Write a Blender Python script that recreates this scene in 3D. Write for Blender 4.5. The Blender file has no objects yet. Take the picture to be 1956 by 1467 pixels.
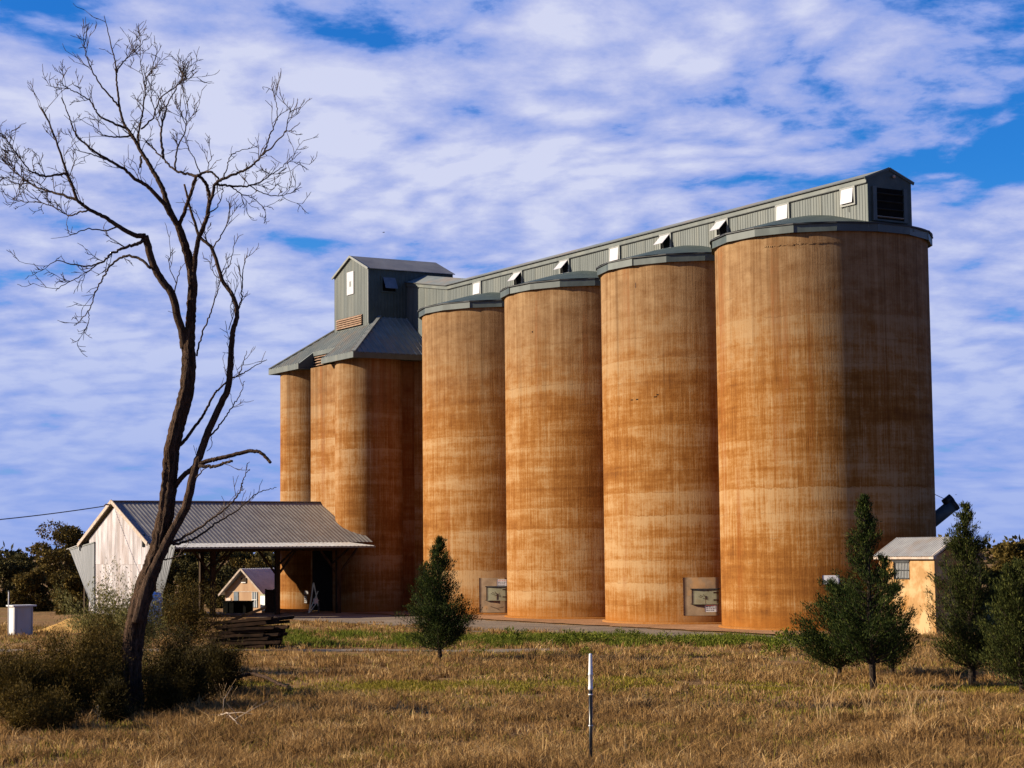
import bpy, math, random
import numpy as np
from mathutils import Vector, Matrix

SC = bpy.context.scene
COL = SC.collection
R = math.radians

# ------------------------------------------------------------------ camera
F_PX, PITCH, ROLL, EYE = 3640.0, 0.0872, 0.0096, 4.1734      # focal length in px of a 1956 px wide frame
cp, sp, cr, sr = math.cos(PITCH), math.sin(PITCH), math.cos(ROLL), math.sin(ROLL)
V_ = Vector((0, -sp, cp)); X_ = Vector((1, 0, 0))
cam_right = cr * X_ - sr * V_
cam_up = sr * X_ + cr * V_
cam_fwd = Vector((0, cp, sp))
cd = bpy.data.cameras.new('camera')
cam = bpy.data.objects.new('camera', cd)
COL.objects.link(cam)
M = Matrix((cam_right, cam_up, -cam_fwd)).transposed().to_4x4()
M.translation = Vector((0, 0, EYE))
cam.matrix_world = M
cd.sensor_width = 36.0
cd.lens = F_PX / 1956 * 36.0
cd.clip_start = 0.5
cd.clip_end = 9000
SC.camera = cam

# ------------------------------------------------------------------ light
SUN_EL = R(21.5)
SUN_DIR = Vector((-1.0, -0.03, 0)).normalized()               # horizontal direction towards the sun
to_sun = Vector((SUN_DIR.x * math.cos(SUN_EL), SUN_DIR.y * math.cos(SUN_EL), math.sin(SUN_EL)))
sl = bpy.data.lights.new('sun', 'SUN')
sl.energy = 5.0
sl.angle = R(0.5)
sl.color = (1.0, 0.87, 0.68)
so = bpy.data.objects.new('sun', sl)
COL.objects.link(so)
so.rotation_euler = to_sun.to_track_quat('Z', 'Y').to_euler()
so.location = (-60, 0, 60)

SC.view_settings.view_transform = 'Standard'
SC.view_settings.look = 'None'
SC.view_settings.exposure = 1.25
SC.view_settings.gamma = 1.0
SC.view_settings.use_curve_mapping = False
SC.render.film_transparent = False
SC.cycles.max_bounces = 6

world = bpy.data.worlds.new('World')
SC.world = world
world.use_nodes = True


class NT:
    """thin helper over a node tree"""
    def __init__(s, tree):
        s.t = tree; s.n = tree.nodes; s.l = tree.links

    def node(s, kind, **kw):
        n = s.n.new(kind)
        for k, v in kw.items():
            setattr(n, k, v)
        return n

    def put(s, sock, v):
        if v is None:
            return
        if hasattr(v, 'is_linked') or isinstance(v, bpy.types.NodeSocket):
            s.l.new(v, sock)
        else:
            sock.default_value = v

    def math(s, op, a, b=None, c=None, clamp=False):
        n = s.node('ShaderNodeMath', operation=op, use_clamp=clamp)
        s.put(n.inputs[0], a)
        if b is not None: s.put(n.inputs[1], b)
        if c is not None: s.put(n.inputs[2], c)
        return n.outputs[0]

    def vmath(s, op, a, b=None, scale=None):
        n = s.node('ShaderNodeVectorMath', operation=op)
        s.put(n.inputs[0], a)
        if b is not None: s.put(n.inputs[1], b)
        if scale is not None: s.put(n.inputs['Scale'], scale)
        return n.outputs[0]

    def noise(s, vec, scale=1.0, detail=4.0, rough=0.55, dist=0.0):
        n = s.node('ShaderNodeTexNoise')
        s.put(n.inputs['Vector'], vec)
        n.inputs['Scale'].default_value = scale
        n.inputs['Detail'].default_value = detail
        n.inputs['Roughness'].default_value = rough
        n.inputs['Distortion'].default_value = dist
        return n.outputs[0]

    def ramp(s, fac, stops, interp='LINEAR'):
        n = s.node('ShaderNodeValToRGB')
        cr_ = n.color_ramp
        cr_.interpolation = interp
        while len(cr_.elements) < len(stops):
            cr_.elements.new(0.5)
        for e, (p, c) in zip(cr_.elements, stops):
            e.position = p
            if isinstance(c, (int, float)): c = (c, c, c)
            e.color = (*c, 1.0)
        s.put(n.inputs[0], fac)
        return n.outputs[0]

    def mix(s, fac, a, b, blend='MIX'):
        n = s.node('ShaderNodeMix', data_type='RGBA', blend_type=blend)
        s.put(n.inputs[0], fac)
        for sock, v in ((n.inputs[6], a), (n.inputs[7], b)):
            if isinstance(v, tuple) and len(v) == 3: v = (*v, 1.0)
            s.put(sock, v)
        return n.outputs[2]

    def maprange(s, v, a, b, c=0.0, d=1.0, smooth=True):
        n = s.node('ShaderNodeMapRange')
        n.interpolation_type = 'SMOOTHSTEP' if smooth else 'LINEAR'
        s.put(n.inputs[0], v)
        for i, x in zip((1, 2, 3, 4), (a, b, c, d)): n.inputs[i].default_value = x
        return n.outputs[0]


def build_sky():
    w = NT(world.node_tree)
    w.n.clear()
    out = w.node('ShaderNodeOutputWorld')
    bg = w.node('ShaderNodeBackground')
    bg.inputs['Strength'].default_value = 0.05
    sky = w.node('ShaderNodeTexSky', sky_type='NISHITA')
    sky.sun_disc = False
    sky.sun_elevation = SUN_EL
    sky.sun_rotation = math.atan2(SUN_DIR.x, SUN_DIR.y)
    sky.altitude = 200
    sky.air_density = 1.0
    sky.dust_density = 0.6
    sky.ozone_density = 2.0
    hs = w.node('ShaderNodeHueSaturation')
    hs.inputs['Saturation'].default_value = 1.3
    hs.inputs['Value'].default_value = 1.05
    w.l.new(sky.outputs[0], hs.inputs['Color'])
    tint = w.mix(1.0, hs.outputs[0], (0.22, 0.80, 1.5), 'MULTIPLY')
    # cloud sheet: directions projected on a plane overhead
    tc = w.node('ShaderNodeTexCoord')
    sep = w.node('ShaderNodeSeparateXYZ')
    w.l.new(tc.outputs['Generated'], sep.inputs[0])
    z = w.math('MAXIMUM', sep.outputs[2], 0.0)
    den = w.math('ADD', z, 0.19)
    px = w.math('DIVIDE', sep.outputs[0], den)
    py = w.math('DIVIDE', sep.outputs[1], den)
    cmb = w.node('ShaderNodeCombineXYZ')
    w.l.new(px, cmb.inputs[0]); w.l.new(py, cmb.inputs[1])
    cmb.inputs[2].default_value = 3.7
    vec = cmb.outputs[0]
    wob = w.noise(vec, 1.1, 3, 0.5)
    wv = w.node('ShaderNodeCombineXYZ')
    w.l.new(wob, wv.inputs[0]); w.l.new(wob, wv.inputs[1])
    vec2 = w.vmath('ADD', vec, w.vmath('SCALE', wv.outputs[0], scale=0.22))
    big = w.noise(vec2, 2.1, 3, 0.5)
    mid = w.noise(vec2, 7.5, 8, 0.62, 0.1)
    fin = w.noise(vec2, 19.0, 5, 0.6, 0.1)
    vor = w.node('ShaderNodeTexVoronoi', feature='SMOOTH_F1')
    vor.inputs['Scale'].default_value = 13.0
    vor.inputs['Smoothness'].default_value = 0.6
    w.l.new(w.vmath('ADD', vec2, w.vmath('SCALE', wv.outputs[0], scale=0.4)), vor.inputs['Vector'])
    puff = w.math('SUBTRACT', 0.75, vor.outputs['Distance'])
    dens = w.math('ADD', w.math('MULTIPLY', big, 0.78),
                  w.math('ADD', w.math('MULTIPLY', mid, 0.58), w.math('ADD', w.math('MULTIPLY', fin, 0.26), w.math('MULTIPLY', puff, 0.28))))
    dens = w.math('SUBTRACT', dens, 0.165)
    # the sheet opens towards the zenith, widened out of view to cut sky fill
    opened = w.maprange(sep.outputs[2], 0.25, 0.5, 0.0, 0.30)
    right = w.maprange(w.math('ADD', sep.outputs[0], w.math('MULTIPLY', sep.outputs[2], 0.9)), 0.28, 0.52, 0.0, 0.15)
    dens = w.math('SUBTRACT', w.math('SUBTRACT', dens, opened), right)
    cover = w.maprange(dens, 0.475, 0.62)
    cover = w.math('MULTIPLY', cover, 0.95)
    thick = w.maprange(dens, 0.56, 0.86, smooth=False)
    # cloud colour: thin veil, lilac grey body, sunlit puffs
    ccol = w.ramp(thick, [(0.0, (2.4, 3.6, 8.0)), (0.3, (3.6, 4.4, 8.1)), (0.6, (5.0, 5.5, 8.5)), (1.0, (6.8, 7.1, 9.1))])
    low = w.maprange(sep.outputs[2], -0.02, 0.20, 0.8, 0.0)
    ccol = w.mix(low, ccol, (2.7, 3.9, 8.2))
    base = w.mix(w.maprange(sep.outputs[2], 0.0, 0.2, 0.9, 0.0), tint, (2.2, 3.6, 8.0))
    col = w.mix(1.0, w.mix(cover, base, ccol), (0.84, 0.84, 0.84), 'MULTIPLY')
    w.l.new(col, bg.inputs['Color'])
    w.l.new(bg.outputs[0], out.inputs[0])


build_sky()

# ------------------------------------------------------------------ frames and helpers
C4 = np.array([16.612, 101.218])                 # centre of the nearest silo
ROW = np.array([-5.7031, 9.6265]); SPACE = float(np.hypot(*ROW)); ROW = ROW / SPACE
NRM = np.array([-ROW[1], ROW[0]])                # side of the row that faces the sun
PHI = math.atan2(ROW[1], ROW[0])


def W(a, b, z=0.0):
    p = C4 + a * ROW + b * NRM
    return (float(p[0]), float(p[1]), z)


def ray(px, py):
    u2 = (px - 978) / F_PX; v2 = (733.5 - py) / F_PX
    u = u2 * cr + v2 * sr; v = -u2 * sr + v2 * cr
    return np.array([u, cp - v * sp, sp + v * cp])


def at(px, py, Y):
    d = ray(px, py); d = d * (Y / d[1])
    return Vector((d[0], d[1], EYE + d[2]))


def ground_at(px, py):
    d = ray(px, py); d = d * (-EYE / d[2])
    return Vector((d[0], d[1], 0.0))


def on_b(px, py, b):
    """row coordinates (a, z) of a sight line on the plane b = const"""
    d = ray(px, py)
    t = (b + C4 @ NRM) / (d[:2] @ NRM)
    P = d * t
    return float((P[:2] - C4) @ ROW), float(P[2] + EYE)


def gz(x, y):
    """height of the ground: level, with a gentle dip behind the intake shed"""
    x = np.asarray(x, float); y = np.asarray(y, float)
    d = np.clip((y - 134) / 8, 0, 1); e = np.clip((-13.5 - x) / 4, 0, 1)
    d = d * d * (3 - 2 * d); e = e * e * (3 - 2 * e)
    un = 0.05 * np.sin(x * 0.31 + 1) * np.sin(y * 0.23) + 0.03 * np.sin(x * 0.9 + y * 0.7)
    far = np.clip((95 - y) / 20, 0, 1)
    return -0.5 * d * e + un * far


def tag(o, label=None, cat=None, group=None, kind=None):
    if label: o['label'] = label
    if cat: o['category'] = cat
    if group: o['group'] = group
    if kind: o['kind'] = kind
    return o


def thing(name, label, cat, loc, rz=0.0, group=None):
    o = bpy.data.objects.new(name, None)
    o.empty_display_size = 0.3
    COL.objects.link(o)
    o.location = loc; o.rotation_euler = (0, 0, rz)
    return tag(o, label, cat, group)


def link(name, me, parent=None):
    o = bpy.data.objects.new(name, me)
    COL.objects.link(o)
    if parent is not None: o.parent = parent
    return o


class MB:
    def __init__(s): s.v = []; s.f = []

    def add(s, vs, fs):
        k = len(s.v)
        s.v += [tuple(p) for p in vs]
        s.f += [tuple(i + k for i in f) for f in fs]
        return s

    def box(s, x0, x1, y0, y1, z0, z1):
        return s.add([(x0, y0, z0), (x1, y0, z0), (x1, y1, z0), (x0, y1, z0), (x0, y0, z1), (x1, y0, z1), (x1, y1, z1), (x0, y1, z1)],
                     [(0, 3, 2, 1), (4, 5, 6, 7), (0, 1, 5, 4), (1, 2, 6, 5), (2, 3, 7, 6), (3, 0, 4, 7)])

    def poly(s, pts, d):
        """flat polygon given thickness: extruded by vector d"""
        n = len(pts)
        q = [tuple(Vector(p) + Vector(d)) for p in pts]
        fs = [tuple(range(n - 1, -1, -1)), tuple(range(n, 2 * n))]
        fs += [(i, (i + 1) % n, n + (i + 1) % n, n + i) for i in range(n)]
        return s.add(list(pts) + q, fs)

    def bar(s, p, q, w, h=None, up=(0, 0, 1)):
        h = h or w
        p = Vector(p); q = Vector(q); d = (q - p).normalized(); up = Vector(up)
        if abs(d.dot(up)) > 0.98: up = Vector((1, 0, 0))
        r = d.cross(up).normalized(); u = r.cross(d).normalized()
        vs = []
        for c in (p, q):
            for i, j in ((-1, -1), (1, -1), (1, 1), (-1, 1)):
                vs.append(c + r * (i * w / 2) + u * (j * h / 2))
        return s.add(vs, [(0, 3, 2, 1), (4, 5, 6, 7), (0, 1, 5, 4), (1, 2, 6, 5), (2, 3, 7, 6), (3, 0, 4, 7)])

    def tube(s, pts, rad, n=8, cap=True):
        pts = [Vector(p) for p in pts]
        if isinstance(rad, (int, float)): rad = [rad] * len(pts)
        k = len(s.v); ref = Vector((0.3, 0.9, 0.2))
        for i, p in enumerate(pts):
            d = (pts[min(i + 1, len(pts) - 1)] - pts[max(i - 1, 0)]).normalized()
            if abs(d.dot(ref)) > 0.95: ref = Vector((0.9, -0.2, 0.3))
            r = d.cross(ref).normalized(); u = r.cross(d)
            for j in range(n):
                t = 2 * math.pi * j / n
                s.v.append(tuple(p + (r * math.cos(t) + u * math.sin(t)) * rad[i]))
        for i in range(len(pts) - 1):
            for j in range(n):
                a = k + i * n + j; b = k + i * n + (j + 1) % n
                s.f.append((a, b, b + n, a + n))
        if cap:
            s.f.append(tuple(k + j for j in range(n - 1, -1, -1)))
            e = k + (len(pts) - 1) * n
            s.f.append(tuple(e + j for j in range(n)))
        return s

    def lathe(s, prof, n=24, cx=0.0, cy=0.0, a0=0.0):
        k = len(s.v)
        for r, z in prof:
            for j in range(n):
                t = 2 * math.pi * j / n + a0
                s.v.append((cx + r * math.cos(t), cy + r * math.sin(t), z))
        for i in range(len(prof) - 1):
            for j in range(n):
                a = k + i * n + j; b = k + i * n + (j + 1) % n
                s.f.append((a, b, b + n, a + n))
        return s

    def ribbed(s, o, e, up, nrm, t0, t1, lo, hi, pitch=0.25, depth=0.03, duty=0.35):
        """ribbed metal sheet: lies on o + t*e + h*up, ribs stand out along nrm"""
        o = Vector(o); e = Vector(e).normalized(); up = Vector(up).normalized(); nrm = Vector(nrm).normalized()
        lo = lo if callable(lo) else (lambda t, c=lo: c)
        hi = hi if callable(hi) else (lambda t, c=hi: c)
        ts = []
        n = max(1, round((t1 - t0) / pitch)); w = (t1 - t0) / n
        for i in range(n):
            b = t0 + i * w
            ts += [(b, 0), (b + w * (1 - duty), 0), (b + w * (1 - duty * 0.75), depth), (b + w * (1 - duty * 0.25), depth)]
        ts.append((t1, 0))
        k = len(s.v); m = 0
        for t, d in ts:
            a, c = lo(t), hi(t)
            if c < a: c = a
            s.v.append(tuple(o + e * t + up * a + nrm * d)); s.v.append(tuple(o + e * t + up * c + nrm * d)); m += 1
        for i in range(m - 1):
            s.f.append((k + 2 * i, k + 2 * i + 2, k + 2 * i + 3, k + 2 * i + 1))
        return s

    def mesh(s, name, mat, smooth=False):
        me = bpy.data.meshes.new(name)
        me.from_pydata(s.v, [], s.f)
        me.update()
        if mat: me.materials.append(mat)
        if smooth: me.polygons.foreach_set('use_smooth', [True] * len(me.polygons))
        return me

    def build(s, name, mat, parent=None, smooth=False):
        return link(name, s.mesh(name, mat, smooth), parent)


def np_mesh(name, V, F, mat, smooth=False):
    """V (n,3), F (m,k) with constant k"""
    me = bpy.data.meshes.new(name)
    V = np.ascontiguousarray(V, np.float32); F = np.ascontiguousarray(F, np.int32)
    me.vertices.add(len(V)); me.vertices.foreach_set('co', V.ravel())
    k = F.shape[1]
    me.loops.add(F.size); me.loops.foreach_set('vertex_index', F.ravel())
    me.polygons.add(len(F)); me.polygons.foreach_set('loop_start', np.arange(0, F.size, k, dtype=np.int32))
    me.polygons.foreach_set('loop_total', np.full(len(F), k, np.int32))
    me.update(calc_edges=True)
    if mat: me.materials.append(mat)
    if smooth: me.polygons.foreach_set('use_smooth', np.ones(len(F), bool))
    return me


# ------------------------------------------------------------------ materials
def new_mat(name, rough=0.7, metal=0.0, spec=0.3):
    m = bpy.data.materials.new(name); m.use_nodes = True
    w = NT(m.node_tree)
    p = w.n['Principled BSDF']
    p.inputs['Roughness'].default_value = rough
    p.inputs['Metallic'].default_value = metal
    p.inputs['Specular IOR Level'].default_value = spec
    return m, w, p


def bump(w, p, height, strength=0.3, dist=0.02):
    b = w.node('ShaderNodeBump')
    b.inputs['Strength'].default_value = strength
    b.inputs['Distance'].default_value = dist
    w.l.new(height, b.inputs['Height'])
    w.l.new(b.outputs[0], p.inputs['Normal'])


def obj_vec(w, scale=(1, 1, 1), shift=True):
    tc = w.node('ShaderNodeTexCoord')
    v = tc.outputs['Object']
    if shift:
        oi = w.node('ShaderNodeObjectInfo')
        off = w.math('MULTIPLY', oi.outputs['Random'], 91.0)
        v = w.vmath('ADD', v, off)
    mp = w.node('ShaderNodeMapping')
    mp.inputs['Scale'].default_value = scale
    w.l.new(v, mp.inputs['Vector'])
    return mp.outputs[0]


def simple(name, c1, c2, scale=3.0, rough=0.7, metal=0.0, stretch=(1, 1, 1), bmp=0.15, spec=0.3, detail=5, lo=0.35, hi=0.68, dirt=None, dirt_amt=0.5):
    m, w, p = new_mat(name, rough, metal, spec)
    v = obj_vec(w, stretch)
    n = w.noise(v, scale, detail, 0.6)
    c = w.ramp(n, [(lo, c1), (hi, c2)])
    if dirt:
        n2 = w.noise(v, scale * 0.45, 6, 0.65)
        c = w.mix(w.maprange(n2, 0.48, 0.66, 0, dirt_amt), c, dirt)
    w.l.new(c, p.inputs['Base Color'])
    if bmp: bump(w, p, n, bmp, 0.02)
    return m


def concrete(name, tone=1.0, pale=0.0, red=0.0):
    m, w, p = new_mat(name, 0.92, 0, 0.1)
    tc = w.node('ShaderNodeTexCoord'); oi = w.node('ShaderNodeObjectInfo')
    off = w.math('MULTIPLY', oi.outputs['Random'], 73.0)
    base = w.vmath('ADD', tc.outputs['Object'], off)
    def mp(sx, sy, sz):
        n = w.node('ShaderNodeMapping'); n.inputs['Scale'].default_value = (sx, sy, sz)
        w.l.new(base, n.inputs['Vector']); return n.outputs[0]
    big = w.noise(mp(.20, .20, .30), 1, 4, .55)
    band = w.noise(mp(.07, .07, .9), 1, 3, .6, .1)
    thin = w.noise(mp(.22, .22, 4.2), 1, 5, .7, .1)
    streak = w.noise(mp(5.5, 5.5, .10), 1, 4, .7)
    fine = w.noise(mp(16, 16, .6), 1, 4, .7)
    patch = w.noise(mp(.9, .9, 1.5), 1, 8, .72, .2)
    board = w.noise(mp(9, 9, 9), 1, 5, .75)
    # pour lifts: a tone per lift with a ragged edge
    sep = w.node('ShaderNodeSeparateXYZ'); w.l.new(tc.outputs['Object'], sep.inputs[0])
    zz = w.math('ADD', w.math('ADD', sep.outputs[2], w.math('MULTIPLY', off, 1.37)), w.math('ADD', w.math('MULTIPLY', patch, .45), w.math('MULTIPLY', streak, .25)))
    lf = w.math('DIVIDE', zz, 1.25)
    wn = w.node('ShaderNodeTexWhiteNoise', noise_dimensions='1D'); w.l.new(w.math('FLOOR', lf), wn.inputs['W'])
    fr_ = w.math('FRACT', lf)
    wash = w.math('MULTIPLY', w.math('SUBTRACT', fr_, .5), w.math('SUBTRACT', wn.outputs[0], .3))   # each lift fades downwards
    v = w.math('MULTIPLY', big, .42)
    for n, k in ((band, .50), (thin, .42), (streak, .52), (patch, .56), (fine, .62), (board, .34), (wn.outputs[0], .17)):
        v = w.math('ADD', v, w.math('MULTIPLY', w.math('SUBTRACT', n, .5), k))
    v = w.math('ADD', v, w.math('MULTIPLY', wash, .22))
    v = w.math('ADD', v, .335 + pale)
    c = w.ramp(v, [(.20, (.135 * tone, .052 * tone, .011)), (.38, (.21 * tone, .086 * tone, .018)), (.50, (.265 * tone, .120 * tone, .030)),
                   (.60, (.32 * tone, .178 * tone, .075)), (.74, (.385 * tone, .26 * tone, .15))])
    # grey weathering towards the top and rust runs
    grey = w.maprange(w.math('ADD', sep.outputs[2], w.math('MULTIPLY', patch, 7.0)), 15.0, 22.5, 0, .8)
    c = w.mix(grey, c, w.ramp(w.math('ADD', w.math('MULTIPLY', streak, .5), w.math('MULTIPLY', patch, .5)), [(.36, (.14, .083, .045)), (.62, (.32, .225, .145))]))
    run = w.math('MULTIPLY', w.maprange(w.noise(mp(.9, .9, .03), 1, 3, .5), .60, .70), w.maprange(patch, .3, .6))
    c = w.mix(w.math('MULTIPLY', run, .6), c, (.21, .062, .008))
    if red: c = w.mix(red, c, (.12, .03, .008))
    low = w.maprange(w.math('ADD', sep.outputs[2], w.math('MULTIPLY', patch, -1.6)), -.9, .35, .7, 0)
    c = w.mix(low, c, (.30, .115, .018))
    joint = w.math('MULTIPLY', w.maprange(fr_, 0.0, .05, 1, 0), w.maprange(patch, .47, .62))
    c = w.mix(w.math('MULTIPLY', joint, .45), c, (.09, .04, .012))
    wet = w.math('MULTIPLY', w.maprange(w.noise(mp(1.7, 1.7, .02), 1, 2, .5), .56, .70), w.maprange(w.math('ADD', sep.outputs[2], w.math('MULTIPLY', patch, 9.0)), 12.0, 24.0))
    c = w.mix(w.math('MULTIPLY', wet, .55), c, (.10, .052, .022))
    c = w.mix(1.0, c, (.71, .635, .50), 'MULTIPLY')
    w.l.new(c, p.inputs['Base Color'])
    h = w.math('ADD', w.math('MULTIPLY', fine, .7), w.math('ADD', w.math('MULTIPLY', board, .6), w.math('MULTIPLY', band, 1.0)))
    bump(w, p, h, .55, .035)
    return m


def leaf_mat(name, c1, c2, c3=None, trans=0.25, rough=0.55, patchy=False):
    m, w, p = new_mat(name, max(rough, .75), 0, 0.06)
    g = w.node('ShaderNodeNewGeometry')
    stops = [(0.0, c1), (0.7, c2)] + ([(1.0, c3)] if c3 else [])
    fac = g.outputs['Random Per Island']
    if patchy:
        pn = w.noise(g.outputs['Position'], .55, 5, .65)
        fac = w.math('ADD', w.math('MULTIPLY', fac, .55), w.maprange(pn, .3, .7, -.12, .55), clamp=True)
    c = w.ramp(fac, stops)
    w.l.new(c, p.inputs['Base Color'])
    t = w.node('ShaderNodeBsdfTranslucent'); w.l.new(c, t.inputs['Color'])
    mx = w.node('ShaderNodeMixShader'); mx.inputs[0].default_value = trans
    w.l.new(p.outputs[0], mx.inputs[1]); w.l.new(t.outputs[0], mx.inputs[2])
    w.l.new(mx.outputs[0], w.n['Material Output'].inputs[0])
    return m


def bark_mat(name, c1, c2, scale=9.0):
    m, w, p = new_mat(name, 0.95, 0, 0.1)
    v = obj_vec(w, (1, 1, .22), False)
    n = w.noise(v, scale, 6, .65, .4)
    n2 = w.noise(v, scale * 3.2, 4, .6)
    h = w.math('ADD', w.math('MULTIPLY', n, .7), w.math('MULTIPLY', n2, .4))
    w.l.new(w.ramp(h, [(.40, c1), (.68, c2)]), p.inputs['Base Color'])
    bump(w, p, h, 1.0, .14)
    return m


MT = {}
MT['silo'] = concrete('silo_concrete')
MT['bin'] = concrete('bin_concrete', 0.95, 0.03, 0.0)
MT['binred'] = concrete('bin_concrete_dark_red', 0.85, -0.03, 0.35)  # darker and redder than the other bin concrete
MT['green'] = simple('grey_green_sheet', (0.04624, 0.05572, 0.0498), (0.07469, 0.08474, 0.07706), 1.6, .55, 0, (1, 1, .12), .05, .4, dirt=(.12, .12, .095), dirt_amt=.45)
MT['fascia'] = simple('green_fascia_sheet', (0.02808, 0.039, 0.03588), (0.04836, 0.06084, 0.05616), 1.2, .5, 0, (1, 1, .4), .04, .4, dirt=(.08, .1, .09))
MT['dkgreen'] = simple('dark_green_roof', (0.02808, 0.0429, 0.039), (0.04836, 0.0663, 0.05928), 1.4, .6, 0, (1, 1, 1), .05, .3)
MT['hip'] = simple('weathered_roof_sheet', (0.1164, 0.134, 0.1247), (0.1795, 0.1848, 0.1622), 0.9, .6, 0, (1, 1, 1), .05, .35, dirt=(.22, .15, .09), dirt_amt=.55)
MT['trim'] = simple('pale_metal_trim', (0.124, 0.1296, 0.1183), (0.1747, 0.1775, 0.1606), 2.0, .5, 0, (1, 1, 1), .04)
MT['white'] = simple('white_translucent_pane', (0.336, 0.3226, 0.336), (0.3898, 0.3763, 0.3898), 2.0, .5, 0, (1, 1, 1), 0)
MT['pane_dark'] = simple('dusty_dark_pane', (0.084, 0.1008, 0.1176), (0.1344, 0.1512, 0.168), 2.0, .3, 0, (1, 1, 1), 0)
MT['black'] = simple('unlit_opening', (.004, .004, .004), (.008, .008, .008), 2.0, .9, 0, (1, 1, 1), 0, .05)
MT['slat'] = simple('dark_louvre_slat', (0.00936, 0.01248, 0.01404), (0.01716, 0.02028, 0.02184), 2.0, .8, 0, (1, 1, 1), 0, .15)
MT['rustlouvre'] = simple('rusted_louvre', (0.1428, 0.0798, 0.0462), (0.252, 0.1596, 0.1008), 3.0, .8, 0, (1, 1, 1), .1)
MT['zinc'] = simple('weathered_zinc_roof', (0.1541, 0.1437, 0.1222), (0.2345, 0.2168, 0.1781), 0.9, .5, 0.0, (1, 1, 1), .05, .4, dirt=(.16, .13, .10), dirt_amt=.4)
MT['zincpale'] = simple('pale_zinc_roof', (0.252, 0.2436, 0.2268), (0.3696, 0.357, 0.336), 1.6, .5, 0.0, (1, 1, 1), .05, .3, dirt=(.30, .22, .15), dirt_amt=.5)
MT['officeroof'] = simple('blue_grey_tin_roof', (.40, .43, .46), (.54, .57, .60), 1.6, .6, 0.0, (1, 1, 1), .05, .2)
MT['shedfascia'] = simple('shed_fascia', (0.3864, 0.3948, 0.3528), (0.4704, 0.4746, 0.4284), 1.2, .6, 0, (1, 1, 1), .04)
MT['whiteclad'] = simple('peeling_white_cladding', (0.2625, 0.2363, 0.231), (0.4935, 0.4515, 0.4515), 1.3, .75, 0, (1, 1, .22), .12, .2, 7, .38, .60, dirt=(.24, .19, .165), dirt_amt=.75)
MT['wing'] = simple('grey_wing_sheet', (0.105, 0.1092, 0.1134), (0.1512, 0.1529, 0.1596), 1.4, .6, 0, (1, 1, .3), .05)
MT['timber'] = simple('dark_old_timber', (.018, .012, .008), (.05, .032, .02), 4.0, .9, 0, (1, 1, .3), .4, .1)
MT['barge'] = simple('weathered_barge_board', (0.2352, 0.1764, 0.1344), (0.3864, 0.3108, 0.252), 4.0, .85, 0, (1, 1, 1), .15)
MT['sleeper'] = simple('old_sleeper_timber', (.010, .006, .004), (.042, .022, .012), 5.0, .95, 0, (.35, 1, 1), .6, .08)
MT['cream'] = simple('cream_render', (0.2688, 0.1512, 0.0588), (0.378, 0.2478, 0.1218), 1.4, .9, 0, (1, 1, .8), .2, .15, 7, .42, .56, dirt=(.24, .11, .026), dirt_amt=.95)
MT['house'] = simple('tan_board_wall', (0.257, 0.1499, 0.08211), (0.3284, 0.2071, 0.1178), 2.0, .85, 0, (1, 1, .2), .1)
MT['housedoor'] = simple('pale_pink_door', (0.4368, 0.336, 0.2772), (0.504, 0.4032, 0.336), 2.0, .8, 0, (1, 1, 1), .03)
MT['paintwhite'] = simple('white_paint', (0.42, 0.4032, 0.3864), (0.504, 0.4872, 0.4704), 2.0, .5, 0, (1, 1, .5), .04, dirt=(.45, .38, .30), dirt_amt=.5)
MT['boxwhite'] = simple('white_hut_sheet', (0.2856, 0.2688, 0.2604), (0.3612, 0.3444, 0.336), 1.6, .55, 0, (1, 1, .3), .05, dirt=(.42, .33, .25), dirt_amt=.5)
MT['cabinet'] = simple('pale_green_cabinet', (0.252, 0.3024, 0.168), (0.3192, 0.3696, 0.2184), 2.0, .5, 0, (1, 1, 1), .03)
MT['cabwhite'] = simple('white_cabinet_front', (.78, .78, .76), (.84, .84, .82), 2.0, .5, 0, (1, 1, 1), 0)
MT['blackbin'] = simple('black_container', (.003, .003, .003), (.006, .006, .005), 2.0, .95, 0, (1, 1, 1), .03, .01)
MT['palegreen'] = simple('pale_green_steel', (.30, .40, .33), (.40, .48, .41), 2.0, .5, 0, (1, 1, 1), .03)
MT['hatch'] = simple('hatch_steel', (0.1344, 0.126, 0.0756), (0.1932, 0.1806, 0.1176), 3.0, .6, 0, (1, 1, 1), .06, dirt=(.14, .10, .05))
MT['cement'] = simple('cement_patch', (0.1357, 0.08796, 0.05087), (0.2071, 0.1414, 0.08568), 2.0, .95, 0, (1, 1, 1), .2, .1, 6, dirt=(.30, .15, .05))
MT['sign'] = simple('white_sign_plate', (0.3528, 0.336, 0.336), (0.4032, 0.3864, 0.3864), 2.0, .5, 0, (1, 1, 1), 0)
MT['ink'] = simple('dark_sign_print', (.10, .09, .10), (.16, .14, .15), 3.0, .7, 0, (1, 1, 1), 0)
MT['inkred'] = simple('orange_sign_print', (.55, .16, .04), (.62, .20, .05), 3.0, .7, 0, (1, 1, 1), 0)
MT['blue'] = simple('blue_plastic', (0.1176, 0.3192, 0.63), (0.1512, 0.378, 0.672), 2.0, .4, 0, (1, 1, 1), .02)
MT['rusty'] = simple('rusty_steel', (.04, .02, .012), (.10, .05, .025), 6.0, .9, 0, (1, 1, 1), .2)
MT['iron'] = simple('dark_steel', (.012, .014, .015), (.03, .032, .034), 3.0, .6, 0, (1, 1, 1), .05)
MT['bluegrey'] = simple('blue_grey_pipe', (.035, .05, .052), (.055, .07, .07), 2.0, .6, 0, (1, 1, 1), .03)
MT['cable'] = simple('black_cable', (.008, .008, .01), (.014, .014, .016), 2.0, .6, 0, (1, 1, 1), 0)
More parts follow.
